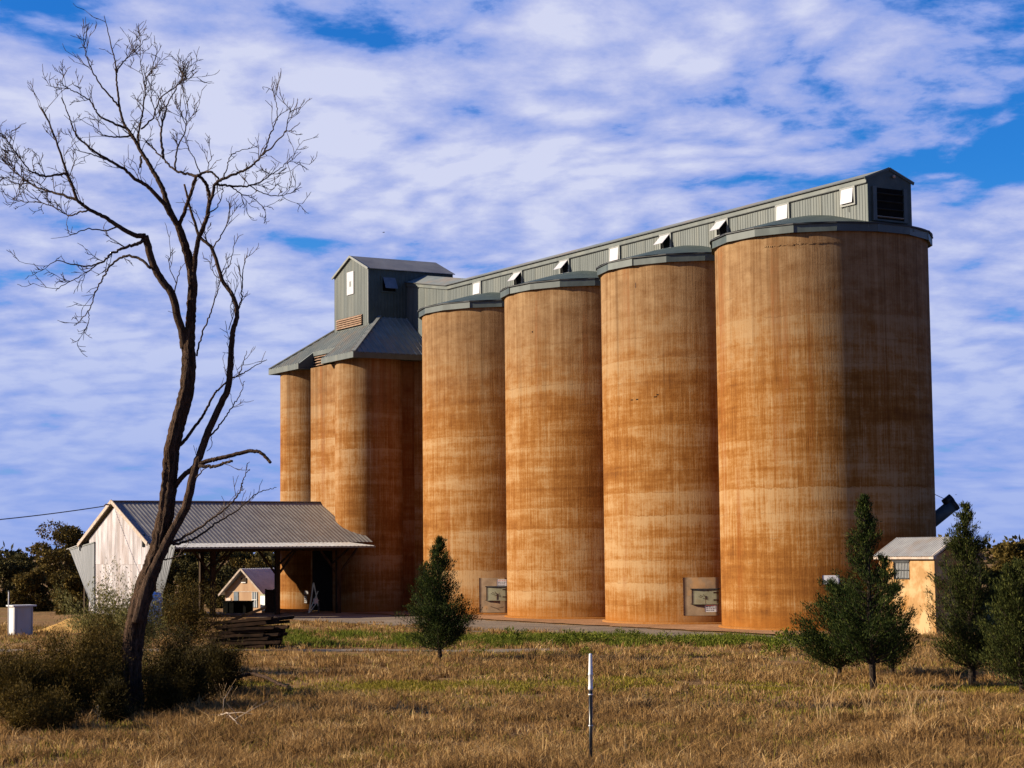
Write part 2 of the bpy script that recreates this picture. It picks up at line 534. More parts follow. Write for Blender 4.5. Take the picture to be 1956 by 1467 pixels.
MT['bar'] = simple('grey_window_bar', (.25, .25, .24), (.34, .34, .32), 3.0, .6, 0, (1, 1, 1), 0)
MT['postblack'] = simple('black_post', (.008, .009, .008), (.016, .017, .015), 6.0, .35, 0, (1, 1, 1), .03, .5)
MT['postwhite'] = simple('galvanised_post_cap', (0.462, 0.462, 0.4536), (0.588, 0.588, 0.5796), 6.0, .4, 0, (1, 1, 1), .03, .5)
MT['deadbark'] = bark_mat('dead_tree_bark', (0.01008, 0.00648, 0.00432), (0.09, 0.05184, 0.03168), 12.0)
MT['deadtwig'] = bark_mat('dead_twig_bark', (.020, .013, .011), (.075, .05, .036), 6.0)
MT['bark'] = bark_mat('cypress_bark', (.016, .011, .008), (.06, .042, .03), 14.0)
MT['palewood'] = simple('bleached_dead_wood', (.20, .15, .11), (.32, .25, .19), 8.0, .9, 0, (1, 1, 1), .1)
MT['cypress'] = leaf_mat('cypress_foliage', (0.0075, 0.0135, 0.003), (0.021, 0.033, 0.00675), (.075, .085, .016), .15)
MT['cypress2'] = leaf_mat('olive_cypress_foliage', (0.0128, 0.0176, 0.004), (0.0336, 0.04, 0.0088), (.10, .10, .022), .15)
MT['gum'] = leaf_mat('gum_foliage', (.032, .024, .005), (.095, .066, .016), (.18, .12, .032), .15)
MT['gum2'] = leaf_mat('dark_gum_foliage', (.018, .017, .005), (.052, .043, .012), (.10, .075, .02), .12)
MT['shrub'] = leaf_mat('olive_shrub_foliage', (.020, .015, .002), (.066, .042, .008), (.14, .09, .018), .2)
MT['shrubdark'] = leaf_mat('dark_shrub_foliage', (.011, .008, .002), (.030, .022, .004), (.06, .042, .009), .15)
MT['shrubpale'] = leaf_mat('pale_shrub_foliage', (.06, .058, .014), (.15, .135, .04), (.30, .25, .10), .3)
MT['dry'] = leaf_mat('dry_grass_blades', (.075, .036, .012), (.32, .185, .066), (.58, .40, .185), .3, .8, True)
MT['stalk'] = leaf_mat('pale_grass_stalks', (.22, .13, .055), (.36, .23, .11), (.48, .34, .18), .2, .8)
MT['greengrass'] = leaf_mat('green_grass_blades', (.085, .080, .010), (.17, .145, .018), (.30, .225, .05), .3, .7)
MT['yellowgrass'] = leaf_mat('yellow_green_cover', (.11, .088, .010), (.19, .15, .018), (.32, .235, .05), .3, .7)
MT['weed'] = leaf_mat('green_weed_leaves', (.036, .052, .005), (.095, .112, .010), (.22, .20, .035), .25)


def ground_mat():
    m, w, p = new_mat('dry_paddock', 1.0, 0, 0.05)
    g = w.node('ShaderNodeNewGeometry'); pos = g.outputs['Position']
    n1 = w.noise(pos, .12, 5, .6); n2 = w.noise(pos, 1.3, 6, .7); n3 = w.noise(pos, 9, 4, .7)
    v = w.math('ADD', w.math('MULTIPLY', n2, .6), w.math('MULTIPLY', n3, .5))
    c = w.ramp(v, [(.38, (.08, .043, .017)), (.55, (.19, .108, .045)), (.72, (.30, .19, .085))])
    c = w.mix(w.maprange(n1, .5, .66, 0, .5), c, (.11, .098, .014))
    w.l.new(c, p.inputs['Base Color'])
    bump(w, p, v, 1.0, .12)
    return m


def gravel_mat(name, c1, c2, c3):
    m, w, p = new_mat(name, .98, 0, .1)
    g = w.node('ShaderNodeNewGeometry'); pos = g.outputs['Position']
    n1 = w.noise(pos, .35, 5, .65); n2 = w.noise(pos, 5, 5, .7)
    v = w.math('ADD', w.math('MULTIPLY', n1, .6), w.math('MULTIPLY', n2, .5))
    w.l.new(w.ramp(v, [(.40, c1), (.55, c2), (.70, c3)]), p.inputs['Base Color'])
    bump(w, p, n2, .6, .04)
    return m


MT['ground'] = ground_mat()
MT['gravel'] = gravel_mat('grey_gravel', (.10, .078, .058), (.16, .125, .092), (.24, .18, .125))
MT['apron'] = gravel_mat('orange_apron', (.17, .085, .036), (.25, .13, .06), (.33, .19, .10))
MT['sand'] = gravel_mat('yellow_sand', (.24, .13, .035), (.38, .22, .07), (.50, .33, .08))

# ------------------------------------------------------------------ ground
def grid(xs, ys, zoff=0.0):
    X, Y = np.meshgrid(xs, ys)
    Vv = np.stack([X.ravel(), Y.ravel(), gz(X, Y).ravel() + zoff], 1)
    nx, ny = len(xs), len(ys)
    i = np.arange(nx - 1)[None, :] + nx * np.arange(ny - 1)[:, None]
    i = i.ravel()
    return Vv, np.stack([i, i + 1, i + 1 + nx, i + nx], 1)


xs = np.concatenate([[-3500, -1200, -500, -200, -110], np.arange(-70, 70.1, 1.0), [110, 200, 500, 1200, 3500]])
ys = np.concatenate([[-800, -200, -60, 0], np.arange(20, 160.1, 1.0), [175, 200, 260, 400, 800, 1800, 4500]])
gv, gf = grid(xs, ys)
tag(link('ground', np_mesh('ground', gv, gf, MT['ground'], True)), kind='structure')


def strip(name, a_list, b0, b1, mat, zoff):
    """sheet along the row with slightly ragged edges"""
    rnd = random.Random(name)
    mb = MB(); n = 10
    for a in a_list:
        j0, j1 = rnd.uniform(-.35, .35), rnd.uniform(-.35, .35)
        for k in range(n + 1):
            b = (b0 + j0) + (b1 + j1 - b0 - j0) * k / n
            x, y, _ = W(a, b)
            mb.v.append((x, y, float(gz(x, y)) + zoff))
    for i in range(len(a_list) - 1):
        for k in range(n):
            q = i * (n + 1) + k
            mb.f.append((q, q + 1, q + n + 2, q + n + 1))
    o = mb.build(name, mat, None, True)
    return tag(o, kind='structure')


A_ = list(np.arange(-16, 70, 1.0))
strip('gravel_road', A_, 8.6, 16.6, MT['gravel'], .012)
strip('concrete_apron', list(np.arange(-7, 41, .8)), 2.0, 8.2, MT['apron'], .05)
# a thin worn track across the paddock
tb = MB()
for i, x in enumerate(np.arange(-40, 3, 1.0)):
    yc = 80.6 - .17 * x + .3 * math.sin(x * .4)
    for k in range(5):
        y = yc - .9 + 1.8 * k / 4
        tb.v.append((x, y, float(gz(x, y)) + .012))
for i in range(42):
    for k in range(4):
        q = i * 5 + k; tb.f.append((q, q + 5, q + 6, q + 1))
tag(tb.build('dirt_track', MT['gravel'], None, True), kind='structure')

# yellow earth bank behind the shrubs
def bank(name, cx, cy, lx, ly, h, mat, seed, rz=0.0):
    rs = np.random.RandomState(seed); n = 26
    X, Y = np.meshgrid(np.linspace(-1, 1, n), np.linspace(-1, 1, n))
    r = np.sqrt(X ** 2 + Y ** 2)
    Z = np.clip(1 - r, 0, 1) ** .55 * h * (0.75 + .25 * np.sin(X * 5 + seed) * np.cos(Y * 3))
    Z += rs.uniform(-.05, .05, Z.shape) * (r < .95)
    Z -= .06
    c, s = math.cos(rz), math.sin(rz)
    Vx = X * lx; Vy = Y * ly
    V3 = np.stack([(cx + Vx * c - Vy * s).ravel(), (cy + Vx * s + Vy * c).ravel(), Z.ravel()], 1)
    i = (np.arange(n - 1)[None, :] + n * np.arange(n - 1)[:, None]).ravel()
    return tag(link(name, np_mesh(name, V3, np.stack([i, i + 1, i + 1 + n, i + n], 1), mat, True)), kind='structure')


g0 = at(165, 1200, 104)
bank('earth_bank', g0.x, 104, 3.0, 1.6, .95, MT['sand'], 3)
g1 = at(355, 1200, 104)
bank('earth_bank', g1.x - 3.2, 105, 3.4, 1.5, .8, MT['sand'], 8)

# ------------------------------------------------------------------ silos
SILO_R, SILO_H = 5.637, 20.16
GUT_R, GUT_Z0, GUT_Z1 = 5.86, 20.14, 20.54


def curved_plate(mb, r, a0, a1, z0, z1, th, n=8):
    """plate bent to radius r between the angles a0..a1"""
    k = len(mb.v)
    for rr in (r, r + th):
        for z in (z0, z1):
            for i in range(n + 1):
                t = a0 + (a1 - a0) * i / n
                mb.v.append((rr * math.cos(t), rr * math.sin(t), z))
    m = n + 1
    for i in range(n):
        a, b, c, d = k + i, k + m + i, k + 2 * m + i, k + 3 * m + i
        mb.f += [(c, c + 1, d + 1, d), (b, b + 1, d + 1, d)[::-1], (a, a + 1, c + 1, c)[::-1], (a, b, b + 1, a + 1)]
    for i in (0, n):
        mb.f.append((k + i, k + m + i, k + 3 * m + i, k + 2 * m + i))
    return mb


def hit_silo(px, py, a_c):
    """angle (in the row frame) and height where a sight line meets a silo"""
    c = C4 + a_c * ROW; d = ray(px, py)
    A = d[:2] @ d[:2]; B = -2 * d[:2] @ c; Cc = c @ c - SILO_R ** 2
    disc = B * B - 4 * A * Cc
    t = (-B - math.sqrt(max(disc, 0))) / (2 * A)
    P = d * t; q = P[:2] - c
    return math.atan2(q @ NRM, q @ ROW), P[2] + EYE


wall_mb = MB().lathe([(SILO_R, 0), (SILO_R, SILO_H)], 128)
wall_me = wall_mb.mesh('silo_wall', MT['silo'], True)
NSEG = 17
seg = 2 * math.pi / NSEG
pm = MB()
c0, c1 = (GUT_R * math.cos(0), GUT_R * math.sin(0)), (GUT_R * math.cos(seg), GUT_R * math.sin(seg))
q0, q1 = ((GUT_R - .05) * math.cos(0), (GUT_R - .05) * math.sin(0)), ((GUT_R - .05) * math.cos(seg), (GUT_R - .05) * math.sin(seg))
pm.add([(*q0, GUT_Z0), (*q1, GUT_Z0), (*c1, GUT_Z0), (*c0, GUT_Z0), (*q0, GUT_Z1), (*q1, GUT_Z1), (*c1, GUT_Z1), (*c0, GUT_Z1)],
       [(0, 3, 2, 1), (4, 5, 6, 7), (0, 1, 5, 4), (1, 2, 6, 5), (2, 3, 7, 6), (3, 0, 4, 7)])
panel_me = pm.mesh('fascia_panel', MT['fascia'])
lip_mb = MB().lathe([(GUT_R - .25, GUT_Z1 + .0), (GUT_R + .10, GUT_Z1 + .0), (GUT_R + .10, GUT_Z1 + .07), (GUT_R - .1, GUT_Z1 + .09)], NSEG)
soff_me = MB().lathe([(SILO_R - .05, GUT_Z0 + .03), (GUT_R - .04, GUT_Z0 + .03)], NSEG).mesh('soffit', MT['dkgreen'])
lip_me = lip_mb.mesh('roof_edge', MT['iron'])  # dark lip; its colour also carries the shadow line above the fascia
roof_mb = MB().lathe([(GUT_R + .05, GUT_Z1 + .07), (5.2, 20.80), (4.3, 21.05), (3.0, 21.42), (1.4, 21.76), (.02, 21.88)], NSEG * 4)
roof_me = roof_mb.mesh('silo_roof', MT['dkgreen'], True)
foot_me = MB().lathe([(SILO_R + .02, 0), (SILO_R + .2, .0), (SILO_R + .17, .12), (SILO_R + .02, .15)], 96).mesh('footing', MT['silo'], True)
SILO_LABEL = {0: 'nearest and largest looking concrete grain silo at the right end of the row',
              1: 'concrete grain silo second from the right with a hatch low at its right edge',
              2: 'concrete grain silo in the row without any hatch, third from the right',
              3: 'farthest of the four tall silos with a rust orange streak below its eave'}


def text_lines(mb, rows, put):
    for (x0, x1, y0, y1) in rows:
        put(mb, x0, x1, y0, y1)


silos = []
for k in range(4):
    a_c = k * SPACE
    t = thing('grain_silo', SILO_LABEL[k], 'silo', W(a_c, 0, 0), PHI, 'tall concrete grain silos in a row')
    silos.append(t)
    wl = link('silo_wall', wall_me, t); wl.rotation_euler.z = k * 1.9 + .4
    link('silo_roof', roof_me, t); link('roof_edge', lip_me, t); link('soffit', soff_me, t); link('footing', foot_me, t)
    for i in range(NSEG):
        o = link('fascia_panel', panel_me, t); o.rotation_euler.z = i * seg
        o.scale = (1 + .004 * ((i * 7 + k) % 3), 1 + .004 * ((i * 7 + k) % 3), 1)


def add_hatch(k, pxs, plate, door, sign, sign_below):
    a_c = k * SPACE; t = silos[k]
    def ang(px, py): return hit_silo(px, py, a_c)
    a0, z1 = ang(plate[0], plate[1]); a1 = ang(plate[2], plate[1])[0]; z0 = ang(plate[0], plate[3])[1]
    lo, hi = min(a0, a1), max(a0, a1)
    lo -= .1
    curved_plate(MB(), SILO_R - .01, lo, hi, max(z0, .02), z1, .02).build('cement_surround', MT['cement'], t, True)
    a0, z1 = ang(door[0], door[1]); a1 = ang(door[2], door[1])[0]; z0 = ang(door[0], door[3])[1]
    lo, hi = min(a0, a1) - .06, max(a0, a1)
    h = curved_plate(MB(), SILO_R + .03, lo, hi, z0, z1, .05).build('hatch', MT['hatch'], t, True)
    curved_plate(MB(), SILO_R + .02, lo - .01, hi + .01, z1, z1 + .05, .1).build('hatch_frame', MT['iron'], h, True)
    curved_plate(MB(), SILO_R + .02, lo - .01, hi + .01, z0 - .04, z0, .07).build('hatch_sill', MT['hatch'], h, True)
    for zz in (z0 + .15, z1 - .22):
        curved_plate(MB(), SILO_R + .085, hi - .055, hi - .005, zz, zz + .08, .03).build('hinge', MT['rusty'], h)
    m = (lo + hi) / 2
    hd = MB()
    for (da, za, zb) in ((.01, .35, .65), (-.02, .5, .58), (-.035, .42, .5)):
        p0 = Vector(((SILO_R + .13) * math.cos(m + da), (SILO_R + .13) * math.sin(m + da), z0 + (z1 - z0) * za))
        p1 = Vector(((SILO_R + .13) * math.cos(m + da - .03), (SILO_R + .13) * math.sin(m + da - .03), z0 + (z1 - z0) * zb))
        hd.bar(p0, p1, .032)
    p0 = Vector(((SILO_R + .08) * math.cos(m), (SILO_R + .08) * math.sin(m), z0)); 
    hd.bar(p0, p0 + Vector((0, 0, (z1 - z0) * .5)), .025)
    hd.build('latch', MT['rusty'], h)
    if not sign_below:   # a lever under the hatch
        lv = MB()
        pts = [Vector(((SILO_R + .1) * math.cos(a), (SILO_R + .1) * math.sin(a), z)) for a, z in ((hi - .04, z0 - .45), (m, z0 - .55), (lo + .05, z0 - .42))]
        lv.tube(pts, .022, 6).build('hatch_lever', MT['rusty'], t)
    a0, z1 = ang(sign[0], sign[1]); a1 = ang(sign[2], sign[1])[0]; z0 = ang(sign[0], sign[3])[1]
    lo, hi = min(a0, a1), max(a0, a1)
    s = curved_plate(MB(), SILO_R + .02, lo, hi, z0, z1, .02).build('warning_sign', MT['sign'], t, True)
    n = 4
    pr = MB(); pr2 = MB()
    rnd = random.Random(k)
    for i in range(n):
        zc = z1 - (z1 - z0) * (i + .8) / (n + .8)
        e = rnd.uniform(.1, .25)
        tgt = pr2 if i == 0 else pr
        # words: short dashes of print
        x = lo + (hi - lo) * .12
        while x < hi - (hi - lo) * e:
            wd = (hi - lo) * rnd.uniform(.08, .2)
            curved_plate(tgt, SILO_R + .042, x, min(x + wd, hi - (hi - lo) * .1), zc - .022, zc + .022, .003, 2)
            x += wd + (hi - lo) * .04
    pr2.build('print', MT['inkred'], s); tag(pr.build('print', MT['ink'], s), kind=None)


add_hatch(3, None, (931, 1104, 969, 1170), (939, 1121, 969, 1146), (949, 1107, 969, 1121), False)
add_hatch(1, None, (1324, 1103, 1373, 1176), (1333, 1126, 1373, 1153), (1346, 1154, 1370, 1169), True)
# white board on the nearest silo, half hidden by the cypress
a0, z1 = hit_silo(1571, 1099, 0); a1, z0 = hit_silo(1604, 1116, 0)
curved_plate(MB(), SILO_R + .02, min(a0, a1), max(a0, a1), z0, z1, .03).build('notice_board', MT['sign'], silos[0], True)
# ragged construction joint near the top of the nearest silo
rj = MB(); rnd = random.Random(5)
a0, z0 = hit_silo(1462, 462, 0); a1, z1 = hit_silo(1608, 459, 0)
zj = 19.55
t_ = a0
for i in range(34):
    tt = a0 + (a1 - a0) * i / 34 + rnd.uniform(-.004, .004); ww = rnd.uniform(.008, .03)
    curved_plate(rj, SILO_R - .004, tt - ww / 2, tt + ww / 2, zj + rnd.uniform(-.05, .02), zj + rnd.uniform(.02, .07), rnd.uniform(.015, .04), 1)
rj.build('rough_joint', MT['silo'], silos[0])

# spalled spots and a rust spot on the second silo
def spot(k, px, py, w_, h_, mat, th=.012):
    a, z = hit_silo(px, py, k * SPACE)
    return curved_plate(MB(), SILO_R - .004, a - w_ / 2 / SILO_R, a + w_ / 2 / SILO_R, z - h_ / 2, z + h_ / 2, th, 2).build('spalled_spot', mat, silos[k])


for (px, py, w_, h_) in ((1207, 764, .18, .05), (1217, 763, .16, .06), (1252, 758, .2, .05), (1256, 754, .12, .06)): spot(1, px, py, w_, h_, MT['black'])
spot(1, 1214, 545, .05, .3, MT['rusty']); spot(2, 1017, 634, .1, .08, MT['black'])

# ------------------------------------------------------------------ conveyor gallery on top of the silos
gal = thing('conveyor_gallery', 'long grey green sheet metal gallery running along the tops of the silos', 'gallery', W(0, 0, 0), PHI)
GB = 1.45
def g_top(a): return 22.74 if a < 39 else 22.74 + (a - 39) * (23.93 - 22.92) / (45.2 - 39)
def g_bot(a): return 20.5 if a < 38.6 else (19.7 if a < 43.7 else 19.7 + (a - 43.7) * 1.13 / 1.57)
std = {}
edges = list(np.arange(-5.5, 45.2, .905))
rnd = random.Random(2)
for i, a in enumerate(edges):
    b = min(a + .88, 45.2)
    if b - a < .2: continue
    flat = b < 38.6
    key = 'flat' if flat else i
    if key not in std:
        mb = MB().ribbed((0, GB, 0), (1, 0, 0), (0, 0, 1), (0, 1, 0), 0, b - a, (lambda t, a=a: g_bot(a + t)), (lambda t, a=a: g_top(a + t)), .225, .018)
        std[key] = mb.mesh('cladding_sheet', MT['green'])
    o = link('cladding_sheet', std[key], gal); o.location = (a, rnd.uniform(-.008, .012), 0)
MB().box(-5.44, 45.2, -GB, -GB + .04, 20.5, 22.74).build('rear_wall', MT['green'], gal)
MB().box(-5.4, 38, GB - .12, GB - .04, 20.45, 22.7).build('wall_lining', MT['black'], gal)
# roof planes
def g_rz(a): return g_top(a) + .16
rf = MB()
RS = [-5.62, 39.0, 45.2]
for i in range(2):
    a0, a1 = RS[i], RS[i + 1]
    e0, e1 = g_rz(a0), g_rz(a1)
    up_ = .62
    rf.poly([(a0, GB + .16, e0), (a1, GB + .16, e1), (a1, 0, e1 + up_), (a0, 0, e0 + up_)], (0, 0, .03))
    rf.poly([(a0, 0, e0 + up_), (a1, 0, e1 + up_), (a1, -GB - .16, e1), (a0, -GB - .16, e0)], (0, 0, .03))
rf.build('gallery_roof', MT['hip'], gal)
fb = MB()
fb.poly([(-5.56, GB + .06, 22.66), (39, GB + .06, 22.66), (39, GB + .06, 22.93), (-5.56, GB + .06, 22.93)], (0, .06, 0))
fb.poly([(39, GB + .06, 22.66), (45.2, GB + .06, 23.67), (45.2, GB + .06, 23.94), (39, GB + .06, 22.93)], (0, .06, 0))
fb.build('eave_fascia', MT['green'], gal)
ed = MB()
ed.bar((-5.6, GB + .19, 22.93), (39, GB + .19, 22.93), .07, .05)
ed.bar((39, GB + .19, 22.93), (45.2, GB + .19, 23.94), .07, .05)
ed.build('gutter_edge', MT['iron'], gal)
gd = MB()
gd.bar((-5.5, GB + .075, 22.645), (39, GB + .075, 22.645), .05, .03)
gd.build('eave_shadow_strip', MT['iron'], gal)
# end wall with louvred opening
A0 = -5.5
ew = MB()
ew.poly([(A0, GB + .02, 20.55), (A0, -GB - .02, 20.55), (A0, -GB - .02, 22.86), (A0, 0, 23.46), (A0, GB + .02, 22.86)], (-.05, 0, 0))
ewo = ew.build('end_wall', MT['dkgreen'], gal)
fr = MB()
fr.bar((A0 - .07, GB + .2, 22.86), (A0 - .07, 0, 23.5), .06, .16); fr.bar((A0 - .07, -GB - .2, 22.86), (A0 - .07, 0, 23.5), .06, .16)
fr.build('barge_board', MT['dkgreen'], gal)
ob = 0.05
MB().box(A0 - .07, A0 - .055, -1.0 + ob, 1.0 + ob, 20.85, 22.45).build('louvre_backing', MT['black'], gal)
for s, y in ((1, 1.08), (-1, -.98)):
    MB().box(A0 - .16, A0 - .05, y - .12, y + .12, 20.8, 22.5).build('louvre_jamb', MT['fascia'], gal)
for i in range(4):
    z = 20.92 + i * .4
    MB().poly([(A0 - .075, -.85, z), (A0 - .075, .95, z), (A0 - .15, .95, z + .04), (A0 - .15, -.85, z + .04)], (0, 0, .03)).build('louvre_slat', MT['trim' if i == 0 else 'slat'], gal)
MB().box(A0 - .17, A0 - .06, -1.15, 1.25, 20.72, 20.8).build('louvre_sill', MT['dkgreen'], gal)
MB().box(A0 - .12, A0 - .05, -GB - .1, GB + .1, 20.35, 20.56).build('base_flashing', MT['fascia'], gal)
MB().lathe([(.02, 0), (.07, .02), (.09, .1), (.05, .16), (.01, .17)], 10).build('end_lamp', MT['barge'], gal).location = (A0 - .14, -.25, 23.02)

OPEN = {2, 3, 5, 6}
for i, ac in enumerate((-4.08, 1.24, 6.65, 12.16, 17.54, 23.31, 29.12, 34.62)):
    x0, x1, zb, zt = -.47, .47, 21.80, 22.56
    wroot = MB()
    y = GB + .03
    wroot.box(x0 - .12, x1 + .12, y, y + .09, zt, zt + .12); wroot.box(x0 - .12, x1 + .12, y, y + .08, zb - .12, zb)
    wroot.box(x0 - .12, x0, y, y + .08, zb, zt); wroot.box(x1, x1 + .12, y, y + .08, zb, zt)
    f = wroot.build('window', MT['trim'], gal); f.location = (ac, 0, 0)
    MB().box(x0, x1, y + .012, y + .03, zb, zt).build('window_opening', MT['black'], f)
    fl = MB().box(x0 + .02, x1 - .02, -.012, .012, -.76, 0)
    o = fl.build('window_flap', MT['white'], f); o.location = (0, y + .075, zt)
    o.rotation_euler.x = R(43 if i in OPEN else (7 if i in (0,) else 3))
    if i in (0, 4): MB().bar((0, y + .05, zb - .1), (0, y + .05, zb - .42), .03).build('window_stay', MT['iron'], f)
# pale green door panel by the tower
MB().box(40.2, 41.4, GB + .045, GB + .06, 20.6, 21.75).build('patch_panel', simple('faded_green_panel', (.24, .33, .16), (.33, .40, .24), 2, .6, 0, (1, 1, 1), .03), gal)

# ------------------------------------------------------------------ elevator workhouse
wh = thing('elevator_workhouse', 'concrete elevator workhouse with hipped sheet roof and sheet metal head tower', 'elevator', W(0, 0, 0), PHI)
BR = 2.42
for (a, b) in ((44.0, 5.2), (53.7, 5.2), (44.0, .3), (53.7, -3.1), (44.0, -3.4)):
    o = MB().lathe([(BR, 0), (BR, 18.3)], 72).build('storage_bin', MT['bin'], wh, True)
    o.location = (a, b, 0); o.rotation_euler.z = a * 1.3 + b
MB().box(45.3, 49.62, 4.5, 7.2, 0, 17.74).build('shaft_wall', MT['bin'], wh)
MB().box(45.9, 49.3, 7.19, 7.215, .0, 4.3).build('loading_bay', MT['black'], wh)  # flat black sheet, the darkness of the unlit bay put into its colour
MB().box(42.6, 43.6, -3.5, 5.0, 0, 18.2).build('side_wall', MT['binred'], wh)
MB().box(45.0, 53, -4.5, 4.4, 0, 18.2).build('core_wall', MT['bin'], wh)
# hip roof: eave rectangle -> collar rectangle
EA0, EA1, EB0, EB1, EZ = 40.9, 55.5, -5.8, 7.9, 18.12
TA0, TA1, TB0, TB1, TZ = 45.1, 51.2, -1.7, 3.75, 21.24
rise = (TZ - EZ); run = EB1 - TB1; sl_ = math.hypot(rise, run)
def plane_up(vec_run, run): return Vector((vec_run[0] * run, vec_run[1] * run, rise)).normalized()
# -u face (towards the viewer, shaded)
up1 = plane_up((1, 0), TA0 - EA0); L1 = math.hypot(TA0 - EA0, rise)
n1 = Vector((-rise, 0, TA0 - EA0)).normalized()
def hi_u(t, L):
    b = EB1 - t
    if b > TB1: return L * (EB1 - b) / (EB1 - TB1)
    if b < TB0: return L * (b - EB0) / (TB0 - EB0)
    return L
span = EB1 - EB0; nsh = 15
for i in range(nsh):
    t0, t1 = span * i / nsh, span * (i + 1) / nsh
    MB().ribbed((EA0, EB1, EZ), (0, -1, 0), up1, n1, t0 + .004, t1, -.12, (lambda t: hi_u(t, L1)), .46, .055, .28).build('roof_sheet', MT['hip'], wh)
# +n face (sunlit) with the recess between the two bins
up2 = plane_up((0, -1), EB1 - TB1); n2 = Vector((0, rise, EB1 - TB1)).normalized()
def hi_n(t, L=sl_):
    a = EA0 + t
    if a < TA0: return L * t / (TA0 - EA0)
    if a > TA1: return L * (EA1 - a) / (EA1 - TA1)
    return L
NA0, NA1, ND = 46.1, 50.1, 1.45
cuts = [EA0, EA0 + .9, 42.6, 43.4, 44.3, 45.2, NA0, 47.1, 48.1, 49.1, NA1, 51, 51.9, 52.8, 53.7, 54.6, EA1]
for i in range(len(cuts) - 1):
    a0, a1 = cuts[i], cuts[i + 1]
    rec = NA0 - .01 <= a0 < NA1 - .01
    MB().ribbed((EA0, EB1, EZ), (1, 0, 0), up2, n2, a0 - EA0 + .004, a1 - EA0, ND if rec else -.1, hi_n, .46, .045, .25).build('roof_sheet', MT['hip'], wh)
# hidden faces
hb = MB()
hb.add([(EA1, EB0, EZ), (EA1, EB1, EZ), (TA1, TB1, TZ), (TA1, TB0, TZ)], [(0, 1, 2, 3)])
hb.add([(EA0, EB0, EZ), (EA1, EB0, EZ), (TA1, TB0, TZ), (TA0, TB0, TZ)], [(0, 1, 2, 3)])
hb.build('rear_roof_face', MT['hip'], wh)
for (ea, eb, ta, tb_) in ((EA0 - .05, EB1 + .05, TA0, TB1), (EA1 + .05, EB1 + .05, TA1, TB1), (EA0 - .05, EB0, TA0, TB0)):
    MB().bar((ea, eb, EZ + .05), (ta, tb_, TZ + .07), .26, .07).build('ridge_cap', MT['trim'], wh)
# fascias
FZ0, FZ1 = 17.72, 18.14
for (a0, a1) in ((EA0 - .08, NA0), (NA1, EA1 + .08)):
    MB().box(a0, a1, EB1 + .03, EB1 + .09, FZ0, FZ1).build('eave_fascia', MT['green'], wh)
MB().box(EA0 - .09, EA0 - .03, EB0 - .1, EB1 + .088, FZ0, FZ1).build('eave_fascia', MT['fascia'], wh)
MB().box(EA1 + .03, EA1 + .09, EB0 - .1, EB1 + .088, FZ0, FZ1).build('eave_fascia', MT['fascia'], wh)
# recess: cheek walls, upper eave board, louvre slats
zrec = EZ + ND * rise / sl_; brec = EB1 - ND * run / sl_
for a in (NA0, NA1):
    MB().poly([(a, EB1 + .03, FZ0), (a, EB1 + .03, FZ1 - .03), (a, brec, zrec), (a, brec, FZ0)], (.05 if a == NA1 else -.05, 0, 0)).build('recess_cheek', MT['fascia'], wh)
MB().box(NA0 - .8, NA1, brec - .02, brec + .05, zrec - .3, zrec + .02).build('recess_fascia', MT['green'], wh)
MB().box(NA0, NA1, brec - .42, brec - .38, 17.6, zrec).build('recess_backing', MT['black'], wh)
for i in range(4):
    z = 17.95 + i * .2
    MB().poly([(NA0, 6.62, z + .1), (NA1, 6.62, z + .1), (NA1, 6.78, z), (NA0, 6.78, z)], (0, 0, .03)).build('louvre_slat', MT['rustlouvre'], wh)
# soffit
MB().box(EA0, EA1, EB0, brec - .45, FZ0 + .1, FZ0 + .14).build('soffit', MT['dkgreen'], wh)
for (a0, a1) in ((EA0, NA0), (NA1, EA1)):
    MB().box(a0, a1, brec - .45, EB1, FZ0 + .1, FZ0 + .14).build('soffit', MT['dkgreen'], wh)
# head tower
WA0, WA1, WB0, WB1, WE, WR = 45.23, 51.03, -2.43, 4.58, 24.85, 26.0
mid_ = (WA0 + WA1) / 2
def gab(t): 
    a = WA0 + t
    return WR - (WR - WE) * abs(a - mid_) / (mid_ - WA0)
nb = 6
for i in range(nb):
    t0, t1 = (WA1 - WA0) * i / nb, (WA1 - WA0) * (i + 1) / nb
    MB().ribbed((WA0, WB1, 0), (1, 0, 0), (0, 0, 1), (0, 1, 0), t0 + .004, t1, 20.2, gab, .24, .02).build('cladding_sheet', MT['green'], wh)
nb = 7
for i in range(nb):
    t0, t1 = (WB1 - WB0) * i / nb, (WB1 - WB0) * (i + 1) / nb
    MB().ribbed((WA0, WB1, 0), (0, -1, 0), (0, 0, 1), (-1, 0, 0), t0 + .004, t1, 20.2, WE, .24, .02).build('cladding_sheet', MT['dkgreen'], wh)  # shaded tower side: shade put into a darker sheet colour
MB().box(WA0 + .05, WA1, WB0, WB1 - .05, 20.2, WE - .05).build('tower_core', MT['dkgreen'], wh)
tr = MB()
OV = .12
wz = WE - .08
tr.poly([(WA0 - .14, WB1 + OV, wz), (mid_, WB1 + OV, WR + .06), (mid_, WB0 - OV, WR + .06), (WA0 - .14, WB0 - OV, wz)], (0, 0, .05))
tr.poly([(WA1 + .14, WB0 - OV, wz), (mid_, WB0 - OV, WR + .06), (mid_, WB1 + OV, WR + .06), (WA1 + .14, WB1 + OV, wz)], (0, 0, .05))
tr.build('tower_roof', MT['zinc'], wh)
bb = MB()
for aa in (WA0 - .15, WA1 + .15): bb.bar((aa, WB1 + OV + .03, wz), (mid_, WB1 + OV + .03, WR + .06), .05, .16)
bb.build('barge_board', MT['trim'], wh)
MB().box(WA0 - .03, WA0 + .08, WB1 - .0, WB1 + .06, 20.8, WE).build('corner_trim', MT['trim'], wh)
pnl = MB().box(47.62, 48.75, WB1 + .045, WB1 + .075, 23.22, 24.92).build('white_panel', MT['white'], wh)
